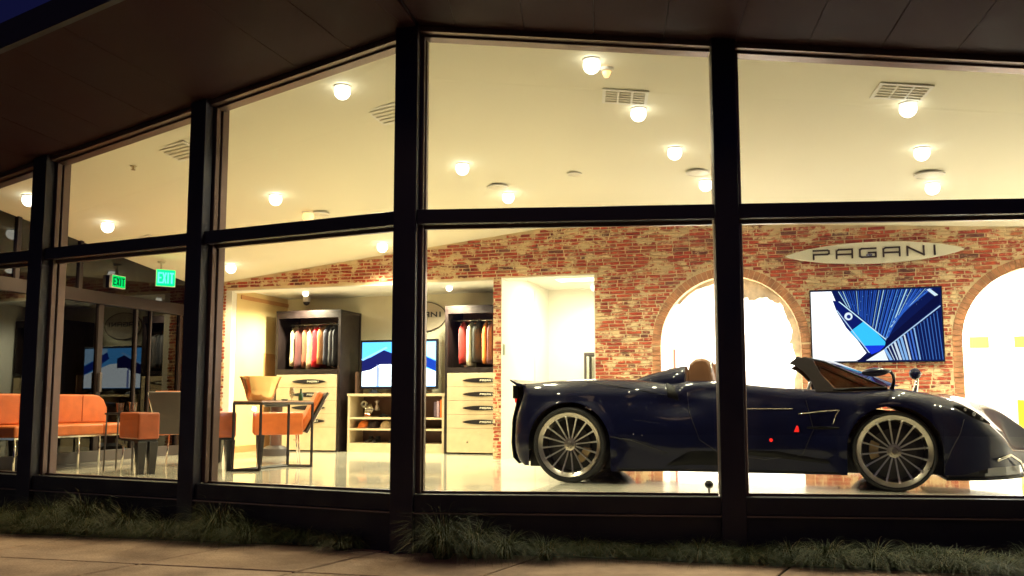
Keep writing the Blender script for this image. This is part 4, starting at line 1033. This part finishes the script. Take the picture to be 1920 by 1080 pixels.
def P(s, z, off=.003): return (s, -(f_side(s, z) + off), z)
def side_line(pts, r, name, m, parent=car, off=.002, n=6, step=.04, both=False):
    out = []
    for (a, b) in zip(pts[:-1], pts[1:]):
        L = max(1, int(sqrt((a[0] - b[0]) ** 2 + (a[1] - b[1]) ** 2) / step))
        for i in range(L): out.append(P(a[0] + (b[0] - a[0]) * i / L, a[1] + (b[1] - a[1]) * i / L, off))
    out.append(P(*pts[-1], off)); mb = MB().tube(out, r, n)
    return mb.build(name, m, parent, smooth=True)
def side_patch(pts_top, pts_bot, name, m, off=.006, N=24, parent=car):
    """patch between two polylines (same count after resampling) on the body side"""
    def rs(p, t):
        L = len(p) - 1; x = t * L; i = min(int(x), L - 1); k = x - i; return (p[i][0] + (p[i + 1][0] - p[i][0]) * k, p[i][1] + (p[i + 1][1] - p[i][1]) * k)
    vs = []; fs = []
    for i in range(N + 1):
        a = rs(pts_top, i / N); b = rs(pts_bot, i / N)
        for j in range(5):
            q = (a[0] + (b[0] - a[0]) * j / 4, a[1] + (b[1] - a[1]) * j / 4); vs.append(P(q[0], q[1], off if 0 < j < 4 and 0 < i < N else -.004))
    for i in range(N):
        for j in range(4): fs.append((i * 5 + j, i * 5 + j + 1, (i + 1) * 5 + j + 1, (i + 1) * 5 + j))
    return MB().add(vs, fs).build(name, m, parent, smooth=True)
# carbon blade in front of the rear wheel, sill skirt, vents
side_patch([(.905, .186), (1.123, .333), (1.40, .347)], [(.908, .180), (1.13, .175), (1.40, .170)], 'side_blade', M['carbon'])
side_patch([(1.40, .349), (1.9, .33), (2.36, .26)], [(1.40, .300), (1.9, .26), (2.36, .22)], 'skirt_strake', M['carbon'])
side_patch([(.43, .15), (1.4, .152), (2.46, .16)], [(.43, .122), (1.4, .132), (2.46, .134)], 'sill_strip', M['carbon'])
side_patch([(2.16, .548), (2.3, .556), (2.44, .548)], [(2.16, .528), (2.3, .520), (2.44, .528)], 'fender_vent', M['carbon'])
side_patch([(.90, .955), (.97, .915), (1.02, .90)], [(.93, .80), (.98, .775), (1.03, .765)], 'side_intake', M['carbon'], .004)
side_line([(2.095, .660), (2.20, .672), (2.33, .688), (2.44, .694)], .0055, 'vent_edge_trim', M['chrome'])
side_line([(2.44, .694), (2.405, .64), (2.385, .575)], .005, 'vent_edge_trim', M['chrome'])
side_line([(1.45, .705), (1.69, .706), (2.05, .705)], .0045, 'door_highlight_line', M['chrome'])  # bright highlight along the door, drawn as a chrome ribbon
side_line([(1.10, .93), (1.12, .7), (1.22, .42), (1.40, .30), (1.8, .25), (2.12, .30), (2.22, .52), (2.16, .80), (2.14, .875)], .0028, 'door_gap', M['black'])
side_line([(.15, .955), (.35, .93), (.62, .885), (.92, .83)], .003, 'haunch_crease', M['carbon'])
side_line([(.405, .44), (.6, .41), (.92, .30)], .003, 'skirt_gap', M['black'])
side_line([(3.25, .20), (3.32, .36), (3.40, .50), (3.44, .62)], .0025, 'bumper_gap', M['black'])
rl = MB().prism([(2.075 + a, -(f_side(2.075, .525) + .002), .525 + b) for a, b in ((-.022, -.025), (.022, -.025), (.018, .02), (.006, .035), (-.006, .015))], (0, -.004, 0)).build('red_reflection', M['redlens'], car)  # red reflection drawn as a small glowing shape on the side
MB().lathe([(0, -.006), (.014, -.004), (.016, 0)], 14, 'y', (1.854, -(f_side(1.854, .424)) , .424)).build('red_glint', M['redlens'], car)  # second red reflection, drawn as a glowing disc
for s_, z_ in ((.62, .47), (.70, .46)): MB().lathe([(0, -.004), (.006, -.003), (.007, 0)], 10, 'y', (s_, -f_side(s_, z_), z_)).build('rivet', M['chrome'], car)

# wheel-arch lips and dark liners
for ax, rr, zc_ in ((0, RA, .36), (AXF, RF, .345)):
    for side in (0, 1):
        vs = []; N = 36
        for i in range(N + 1):
            a = -.12 + (pi + .24) * i / N; s_ = ax + rr * cos(a); z_ = zc_ + rr * sin(a)
            for v in (-.012, -.20, -.42):
                vv = f_side(s_, max(z_, .2)) - .006 if v == -.012 else v
                vs.append((s_, -vv if side == 0 else 2.0 + vv, z_))
        fs = [(i * 3 + j, i * 3 + j + 1, (i + 1) * 3 + j + 1, (i + 1) * 3 + j) for i in range(N) for j in range(2)]
        MB().add(vs, fs).build('wheel_liner', M['rubber'], car, smooth=True)
# underbody, sills, splitter, tail panel
MB().box(-.5, 3.75, .40, 1.60, .125, .40).build('underbody', M['black'], car)
for a, b in ((.14, .39), (1.61, 1.86)): MB().box(.43, 2.46, a, b, .124, .36).build('sill_box', M['black'], car)
for a, b in ((.2, .39), (1.61, 1.8)): MB().box(3.30, 3.62, a, b, .16, .5).build('nose_box', M['black'], car)
sp = [(3.27, .02), (3.45, .07), (3.6, .14), (3.8, .33), (3.95, .55), (4.05, .78), (4.08, 1.0)]
poly = [(a, b) for a, b in sp] + [(a, 2 - b) for a, b in reversed(sp[:-1])]
MB().prism([(a, b, .105) for a, b in poly], (0, 0, .022)).build('front_splitter', M['carbon'], car, bevel=.004)
sp2 = [(3.30, .10), (3.6, .22), (3.8, .42), (3.95, .64), (4.05, 1.0)]
poly = sp2 + [(a, 2 - b) for a, b in reversed(sp2[:-1])]
MB().prism([(a, b, .128) for a, b in poly], (0, 0, .14)).build('nose_grille', M['black'], car)
MB().tube([(3.70, .22, .27), (3.83, .36, .31), (3.93, .50, .25), (3.98, .62, .16)], .011, 8).build('nose_winglet', M['chrome'], car, smooth=True)
tp = MB(); prof = [(-.54, .16), (-.60, .22), (-.618, .36), (-.608, .594), (-.575, .73), (-.545, .86), (-.56, .93)]
vs = [(x - .02, y, z) for (x, z) in prof for y in (.20, .6, 1.4, 1.80)]
tp.add(vs, [(i * 4 + j, i * 4 + j + 1, (i + 1) * 4 + j + 1, (i + 1) * 4 + j) for i in range(len(prof) - 1) for j in range(3)]); tp.build('tail_panel', M['carbon'], car)
for y in (.27, .42, 1.58, 1.73): MB().lathe([(.045, -.005), (.05, .0), (.045, .012), (0, .014)], 18, 'y').build('tail_light', M['redlens'], car, loc=(-.60, y, .80)).rotation_euler = (0, 0, radians(90))
# spoiler lip
MB().add([(x, y, z) for y in (.13, 1.87) for x, z in ((-.50, .945), (-.56, .955), (-.635, .992), (-.63, .975), (-.56, .925), (-.50, .92))], [(0, 1, 2, 3, 4, 5), (11, 10, 9, 8, 7, 6)] + [(i, i + 6, (i + 1) % 6 + 6, (i + 1) % 6) for i in range(6)]).build('rear_spoiler', M['paint'], car, bevel=.004)
for y in (.16, .22): MB().box(-.61, -.56, y, y + .02, .80, .93).build('tail_fin', M['carbon'], car)

# headlights: a glossy teardrop with small lamps
hl = MB(); 
vs = []; N = 16
for i in range(N + 1):
    t = i / N; s_ = 3.36 + .30 * t; zc1 = .735 - .155 * t ** 1.2; h = .030 * sin(pi * min(1, t * .9 + .08)) + .004
    for j in range(5): z_ = zc1 + h * (j / 2 - 1); vs.append(P(s_, z_, .005 if 0 < j < 4 else -.002))
hl.add(vs, [(i * 5 + j, i * 5 + j + 1, (i + 1) * 5 + j + 1, (i + 1) * 5 + j) for i in range(N) for j in range(4)])
h = hl.build('headlight', M['carbon'], car, smooth=True)
for s_, r_ in ((3.45, .013), (3.52, .016), (3.585, .014)):
    z_ = .735 - .155 * ((s_ - 3.36) / .30) ** 1.2
    x, y, zz = P(s_, z_, .006); MB().lathe([(0, -.008), (r_ * .7, -.006), (r_, 0), (r_ * 1.1, .004)], 16, 'y', (x, y, zz)).build('lamp', M['lampglass'], h, smooth=True)

# wheels
def wheel(s, yout, zc_, R, rimr, steer, near=True):
    w = empty('wheel', (s, yout, zc_)); w.parent = car; sg_ = 1 if near else -1
    W_ = .30
    def Y(y): return y * sg_
    MB().lathe([(rimr, Y(.012)), (rimr + .010, Y(.004)), (R - .022, Y(.002)), (R - .008, Y(.014)), (R, Y(.035)), (R, Y(W_ - .03)), (R - .02, Y(W_)), (rimr, Y(W_))], 72, 'y').build('tyre', M['rubber'], w, smooth='angle')
    MB().lathe([(rimr + .002, Y(.010)), (rimr - .002, Y(.001)), (rimr - .004, Y(.002)), (rimr - .040, Y(.030)), (rimr - .040, Y(.05)), (rimr - .05, Y(.09)), (rimr - .055, Y(W_ - .04)), (rimr - .01, Y(W_ - .01))], 72, 'y').build('rim', M['rim'], w, smooth='angle')
    ns = 16
    for k in range(ns):
        a = 2 * pi * k / ns + .12
        mb = MB(); ux, uz = cos(a), sin(a); tx, tz = -uz, ux
        st_ = [(.045, .050, .0075), (.12, .046, .0065), (rimr * .6, .036, .006), (rimr - .045, .022, .0085), (rimr - .03, .016, .012)]
        vs = []
        for (r_, y_, hw) in st_:
            for (dt, dy) in ((-1, 0), (1, 0), (1, 1), (-1, 1)):
                vs.append((ux * r_ + tx * hw * dt, Y(y_ + dy * .016), uz * r_ + tz * hw * dt))
        fs = [(i * 4 + j, i * 4 + (j + 1) % 4, (i + 1) * 4 + (j + 1) % 4, (i + 1) * 4 + j) for i in range(len(st_) - 1) for j in range(4)] + [(3, 2, 1, 0), (16, 17, 18, 19)]
        mb.add(vs, fs).build('spoke', M['spoke'] if k % 1 == 0 else M['rim'], w)
    MB().lathe([(0, Y(.018)), (.022, Y(.019)), (.030, Y(.026)), (.034, Y(.036)), (.056, Y(.040)), (.060, Y(.052)), (.05, Y(.075))], 30, 'y').build('hub', M['rim'], w, smooth='angle')
    MB().lathe([(.07, Y(.10)), (.185, Y(.10)), (.185, Y(.13)), (.07, Y(.13))], 48, 'y').build('brake_disc', M['disc'], w, smooth='angle')
    MB().lathe([(.0, Y(.15)), (rimr - .055, Y(.15))], 40, 'y').build('inner_cover', M['black'], w)
    a0 = steer; pts = []
    cal = MB()
    for i in range(9):
        a = a0 + (i - 4) * .11; 
        for r_ in (.125, .20):
            for y_ in (.075, .14): pts.append((cos(a) * r_, Y(y_), sin(a) * r_))
    fs = []
    for i in range(8):
        b = i * 4
        for p, q in ((0, 1), (1, 3), (3, 2), (2, 0)): fs.append((b + p, b + q, b + 4 + q, b + 4 + p))
    fs += [(0, 1, 3, 2), (32, 33, 35, 34)]
    cal.add(pts, fs).build('brake_caliper', M['caliper'], w, bevel=.006)
wheel(0, .0, .3605, .360, .306, radians(-35)); wheel(AXF, .0, .3455, .345, .308, radians(178))
wheel(0, 2.0, .3605, .360, .306, radians(-35), False); wheel(AXF, 2.0, .3455, .345, .308, radians(178), False)

# headrest fairings, seats, roll hoops, dash, windscreen, mirrors
def fairing(yc):
    prof = [(.44, .955, .02, .03), (.55, .985, .10, .05), (.68, 1.035, .17, .10), (.84, 1.078, .21, .15), (1.03, 1.120, .225, .20), (1.06, 1.118, .215, .20)]
    vs = []; N = 14
    for (s_, zt_, w_, h_) in prof:
        for k in range(N + 1):
            a = pi * k / N; vs.append((s_, yc + w_ * cos(a), zt_ - h_ + h_ * sin(a) ** .8))
    fs = [(i * (N + 1) + k, i * (N + 1) + k + 1, (i + 1) * (N + 1) + k + 1, (i + 1) * (N + 1) + k) for i in range(len(prof) - 1) for k in range(N)]
    fs.append(tuple((len(prof) - 1) * (N + 1) + k for k in range(N + 1)))
    MB().add(vs, fs).build('headrest_fairing', M['paint'], car, smooth='angle')
def car_seat(yc):
    e = MB(); prof = [(1.09, 1.06, .17, .0), (1.105, 1.13, .16, .02), (1.16, 1.178, .135, .02), (1.22, 1.188, .125, .02), (1.275, 1.176, .115, .02)]
    t = []
    side = [(1.07, .62), (1.085, 1.05), (1.105, 1.135), (1.16, 1.178), (1.22, 1.188), (1.27, 1.172), (1.30, 1.12), (1.32, 1.02), (1.36, .62)]
    vs = []
    for yy, k in ((-.19, .93), (-.15, 1.0), (.15, 1.0), (.19, .93)):
        for (a, z) in side: vs.append((1.2 + (a - 1.2) * k, yc + yy * (1.0 if z < 1.0 else .82), .62 + (z - .62) * (k * .5 + .5)))
    m_ = len(side); fs = [(j * m_ + i, j * m_ + (i + 1) % m_, (j + 1) * m_ + (i + 1) % m_, (j + 1) * m_ + i) for j in range(3) for i in range(m_)]
    fs += [tuple(range(m_)), tuple(reversed(range(3 * m_, 4 * m_)))]
    b = e.add(vs, fs).build('seat', M['tanleather'], car, bevel=.012, seg=2)
    MB().box(1.30, 1.75, yc - .2, yc + .2, .60, .72).build('seat_cushion', M['tanleather'], car, bevel=.03)
    mb = MB(); mb.tube([(1.30, yc - .14, .95), (1.305, yc - .13, 1.13), (1.30, yc, 1.175), (1.305, yc + .13, 1.13), (1.30, yc + .14, .95)], .011, 8); mb.build('seat_trim', M['chrome'], b, smooth=True)
for yc in (.55, 1.45): fairing(yc); car_seat(yc)
MB().box(2.30, 2.62, .36, 1.64, .62, .875).build('dashboard', M['tanleather'], car, bevel=.05, seg=3)
sw_ = MB().tube([(2.16 + .05 * cos(t), .55 + .17 * sin(t), .80 + .15 * cos(t)) for t in [2 * pi * k / 20 for k in range(20)]], .014, 8, closed=True).build('steering_wheel', M['black'], car, smooth=True)
# windscreen frame and glass: roof line points in (s, z) with half width from centre
hdr = [(2.02, 1.128), (2.09, 1.172), (2.173, 1.180), (2.339, 1.133), (2.592, 1.015), (2.82, .90)]
def pillar(side):
    top = [(2.03, 1.125), (2.09, 1.170), (2.175, 1.178), (2.235, 1.150), (2.30, 1.02), (2.44, .855)]
    bot = [(2.035, 1.115), (2.085, 1.095), (2.15, 1.04), (2.20, .98), (2.225, .93), (2.25, .855)]
    # pillar leans inward: y depends on height
    def yy(z): v = .15 + .16 * (z - .86) / .32; return v if side == 0 else 2 - v
    vs = []
    for p in top + bot[::-1]: vs.append((p[0], yy(p[1]), p[1]))
    m_ = len(vs); d = .03 if side == 0 else -.03
    vs += [(v[0], v[1] + d, v[2]) for v in vs]
    fs = []
    T = len(top)
    for base, rev in ((0, False), (m_, True)):
        for i in range(T - 1):
            q = (base + i, base + i + 1, base + m_ - 2 - i, base + m_ - 1 - i); fs.append(q if not rev else q[::-1])
    fs += [(i, (i + 1) % m_, (i + 1) % m_ + m_, i + m_) for i in range(m_)]
    sg2 = 1 if side == 0 else -1
    gp = [(2.242, 1.150), (2.34, 1.122), (2.59, 1.004), (2.82, .89), (2.448, .862), (2.306, 1.02)]
    MB().prism([(p[0], yy(p[1]) + sg2 * .012, p[1]) for p in gp], (0, .004 * sg2, 0)).build('side_glass', M['screenglass'], car)
    MB().tube([(p[0], yy(p[1]) + sg2 * .012, p[1]) for p in ((2.17, 1.172), (2.34, 1.128), (2.59, 1.010), (2.85, .885))], .009, 8).build('screen_rail', M['carbon'], car, smooth=True)
    MB().tube([(p[0], yy(p[1]) + sg2 * .012, p[1]) for p in ((2.40, .872), (2.6, .880), (2.85, .885))], .016, 8).build('screen_base', M['carbon'], car, smooth=True)
    MB().add(vs, fs).build('windscreen_pillar', mat('pillar_brown', (.010, .005, .005), .5, spec=.2), car, bevel=.004)
pillar(0); pillar(1)
gl = MB(); vs = []; NG = 14
for i, (s_, z_) in enumerate([(2.13, 1.183), (2.34, 1.135), (2.59, 1.018), (2.84, .90)]):
    yv = .15 + .16 * (z_ - .86) / .32
    for k in range(NG + 1):
        t = -1 + 2 * k / NG; vs.append((s_ + (.20 if i else .06) * (1 - t * t) * (.35 + .2 * i), 1 + t * (1 - yv - .02), z_ + .02 * (1 - t * t)))
gl.add(vs, [(i * (NG + 1) + k, i * (NG + 1) + k + 1, (i + 1) * (NG + 1) + k + 1, (i + 1) * (NG + 1) + k) for i in range(3) for k in range(NG)])
gl.build('windscreen', M['screenglass'], car, smooth=True)
mb = MB(); mb.tube([(2.10 + .06 * .35 * (1 - t * t), 1 + t * .69, 1.165 + .025 * (1 - t * t)) for t in [-1 + 2 * k / 14 for k in range(15)]], .018, 8); mb.build('windscreen_header', M['carbon'], car, smooth=True)
MB().box(2.26, 2.31, .93, 1.07, 1.06, 1.11).build('interior_mirror', M['black'], car, bevel=.01)
def wing_mirror(side):
    e_ = 1 if side == 0 else -1; y0 = .10 if side == 0 else 1.90
    m_ = empty('wing_mirror', (0, 0, 0)); m_.parent = car
    st_ = [(2.885, .34, .85), (2.905, .30, .90), (2.912, .22, .955), (2.90, .14, 1.0), (2.875, .06, 1.028), (2.84, -.0, 1.036)]
    pts = [(a, y0 + e_ * (b - .10) , c_) for a, b, c_ in st_]
    MB().tube(pts, [.026, .018, .014, .014, .015, .013], 10).build('stalk', M['carbon'], m_, smooth=True)
    # leaf-shaped housing
    N = 12; vs = []; L = 13
    for i in range(L):
        t = i / (L - 1); s_ = 2.635 + .235 * t; hh = .036 * sin(pi * min(1, .06 + t * .94)) ** .7 + .003; ww = .085 * sin(pi * min(1, .06 + t * .94)) ** .6 + .004
        for k in range(N):
            a = 2 * pi * k / N; vs.append((s_, y0 + e_ * (-.11 + .02 * t) + ww * cos(a), 1.018 + .012 * t + hh * sin(a)))
    fs = [(i * N + k, i * N + (k + 1) % N, (i + 1) * N + (k + 1) % N, (i + 1) * N + k) for i in range(L - 1) for k in range(N)] + [tuple(range(N)), tuple((L - 1) * N + k for k in range(N))]
    MB().add(vs, fs).build('housing', M['paint'], m_, smooth=True)
wing_mirror(0)
fm = empty('wing_mirror', (0, 0, 0)); fm.parent = car
MB().tube([(3.25, 1.86, .84), (3.275, 1.88, .95), (3.285, 1.90, 1.02), (3.30, 1.92, 1.055), (3.34, 1.93, 1.065)], [.03, .02, .017, .018, .012], 10).build('stalk', M['chrome'], fm, smooth=True)
MB().lathe([(0, -.045), (.03, -.04), (.055, -.015), (.06, .01), (.05, .035), (0, .05)], 16, 'y', (3.27, 1.90, 1.06)).build('housing', M['paint'], fm, smooth=True)

# ---------------------------------------------------------------- grasses along the wall
gb = MB()
def tuft(x, y, z, R, H, nb, lean=(0, -1)):
    for i in range(nb):
        a = random.uniform(0, 2 * pi); r0 = R * .22 * sqrt(random.random()); bx, by = x + r0 * cos(a), y + r0 * sin(a)
        da = a + random.gauss(0, .5); dx, dy = cos(da), sin(da)
        dx += lean[0] * .35; dy += lean[1] * .35
        h = H * random.uniform(.55, 1.1); reach = R * random.uniform(.5, 1.35); w = random.uniform(.0016, .0030)
        nx, ny = -dy, dx; l_ = sqrt(nx * nx + ny * ny) + 1e-6; nx /= l_; ny /= l_
        vs = []; droop = random.uniform(1.0, 2.0)
        for k in range(5):
            t = k / 4; px = bx + dx * reach * t ** 1.4; py = by + dy * reach * t ** 1.4; pz = z + h * (2.1 * t - 1.05 * droop * t ** 2.1)
            ww = w * (1 - t * .85); pz = max(pz, z + .006)
            vs += [(px - nx * ww, py - ny * ww, pz), (px + nx * ww, py + ny * ww, pz)]
        gb.add(vs, [(k * 2, k * 2 + 1, k * 2 + 3, k * 2 + 2) for k in range(4)])
Gz = GZ - .003
L_ = (E1 - E0).length
u = -2.0
while u < 9.5:
    p = E0 + ed * u
    gapM2 = abs(p.x + .88) < .26
    if not gapM2:
        q = p - en * random.uniform(.10, .17)
        tuft(q.x, q.y, Gz, random.uniform(.17, .26), random.uniform(.12, .19), 520)
    # second row closer to the wall
    q = p - en * random.uniform(.34, .46)
    fy = (M2.y - .477 * (q.x - M2.x)) if q.x < M2.x else (M2.y - .0875 * (q.x - M2.x))
    if q.y < fy - .16 and not gapM2:
        big_ = (q.x < -1.2)
        tuft(q.x, q.y, Gz, random.uniform(.2, .3) if big_ else .16, random.uniform(.16, .27) if big_ else random.uniform(.08, .14), 260)
    u += random.uniform(.12, .19)
for x, y, R, H, nb in ((-.52, 6.93, .28, .36, 700), (-.28, 6.94, .24, .30, 600), (-.05, 6.92, .22, .22, 450), (.25, 6.86, .2, .18, 400), (-2.5, 7.84, .3, .34, 700), (-2.2, 7.66, .26, .22, 500), (-3.9, 8.45, .34, .34, 700), (-4.35, 8.7, .3, .30, 500), (-3.4, 8.2, .3, .28, 500), (-1.35, 7.32, .22, .16, 350), (2.25, 6.62, .2, .2, 350), (3.0, 6.45, .2, .17, 350)):
    tuft(x, y, Gz, R, H, nb)
me = bpy.data.meshes.new('ornamental_grass'); me.from_pydata(gb.v, [], gb.f); me.materials.append(M['grass']); me.update()
go = bpy.data.objects.new('ornamental_grass', me); COL.objects.link(go); tag(go, 'low tufted grasses along the foot of the window wall', 'grass', kind='stuff')

# ---------------------------------------------------------------- car across the street whose lamps glint in the window glass
nx, ny = .4305, .9026
def mirror_pt(px, py, L):
    d = Vector(((px - 960) / 1700, 1.0)); P0 = M2 + Vector((nx, ny)) * .113; C0 = Vector((0, 0)); n_ = Vector((nx, ny))
    t = (P0 - C0).dot(n_) / d.dot(n_); h = C0 + d * t; r = d - 2 * d.dot(n_) * n_; dist = L - t
    return h + r * dist
a = mirror_pt(413, 765, 38); b = mirror_pt(480, 765, 38); c_ = (a + b) / 2; ax_ = (b - a).normalized(); face = Vector((-ax_.y, ax_.x))
if face.dot(Vector((-2.3, 7.9)) - c_) < 0: face = -face
yaw = atan2(face.y, face.x)
pc = tag(empty('parked_car', (c_.x - face.x * 2.1, c_.y - face.y * 2.1, GZ - .02), yaw), 'grey car across the street with lit headlamps mirrored in the shop window', 'car')
cp = mat('grey_car_paint', (.06, .06, .07), .35, coat=1)
mb = MB(); prof = [(-2.2, .35), (-2.25, .75), (-1.9, .98), (-.9, 1.02), (.9, 1.0), (1.9, .86), (2.1, .6), (2.08, .32)]
mb.prism([(x, -.88, z) for x, z in prof], (0, 1.76, 0)); mb.build('body', cp, pc, bevel=.08, seg=3)
MB().prism([(x, -.70, z) for x, z in ((-1.6, 1.0), (-1.1, 1.42), (.2, 1.44), (.95, .995))], (0, 1.40, 0)).build('cabin', M['tvblack'], pc, bevel=.06, seg=3)
for x in (-1.4, 1.35):
    for y in (-.80, .80): MB().lathe([(0, -.1), (.2, -.1), (.31, -.08), (.33, -.05), (.33, .05), (.31, .08), (0, .1)], 24, 'y', (x, y, .33)).build('wheel', M['rubber'], pc, smooth='angle')
hb = (b - a).length / 2
for y in (-hb, hb): MB().lathe([(0, -.03), (.07, -.02), (.09, 0), (.09, .03)], 20, 'y').build('headlight', lamp_mat('headlight_beam', (.8, .88, 1), 260), pc, loc=(2.14, y, .93 - .01)).rotation_euler = (0, 0, radians(90))

# fallen leaves along the planting edge
lf = MB()
for i in range(150):
    u = random.uniform(-1, 10); p = E0 + ed * u + en * random.gauss(.0, .09); a = random.uniform(0, 6.3); r = random.uniform(.008, .020)
    z0 = GZ + .006 + random.uniform(0, .004)
    q = [(p.x + r * cos(a), p.y + r * sin(a), z0), (p.x + .45 * r * cos(a + 1.6), p.y + .45 * r * sin(a + 1.6), z0 + r * .35), (p.x - r * cos(a), p.y - r * sin(a), z0 + r * .1), (p.x + .45 * r * cos(a - 1.6), p.y + .45 * r * sin(a - 1.6), z0 + r * .25)]
    lf.add(q, [(0, 1, 2), (0, 2, 3)])
tag(lf.build('fallen_leaves', mat('dry_leaf', (.42, .17, .06), .8, var=.4, vscale=30)), 'dry leaves scattered along the edge of the pavement', 'leaves', kind='stuff')
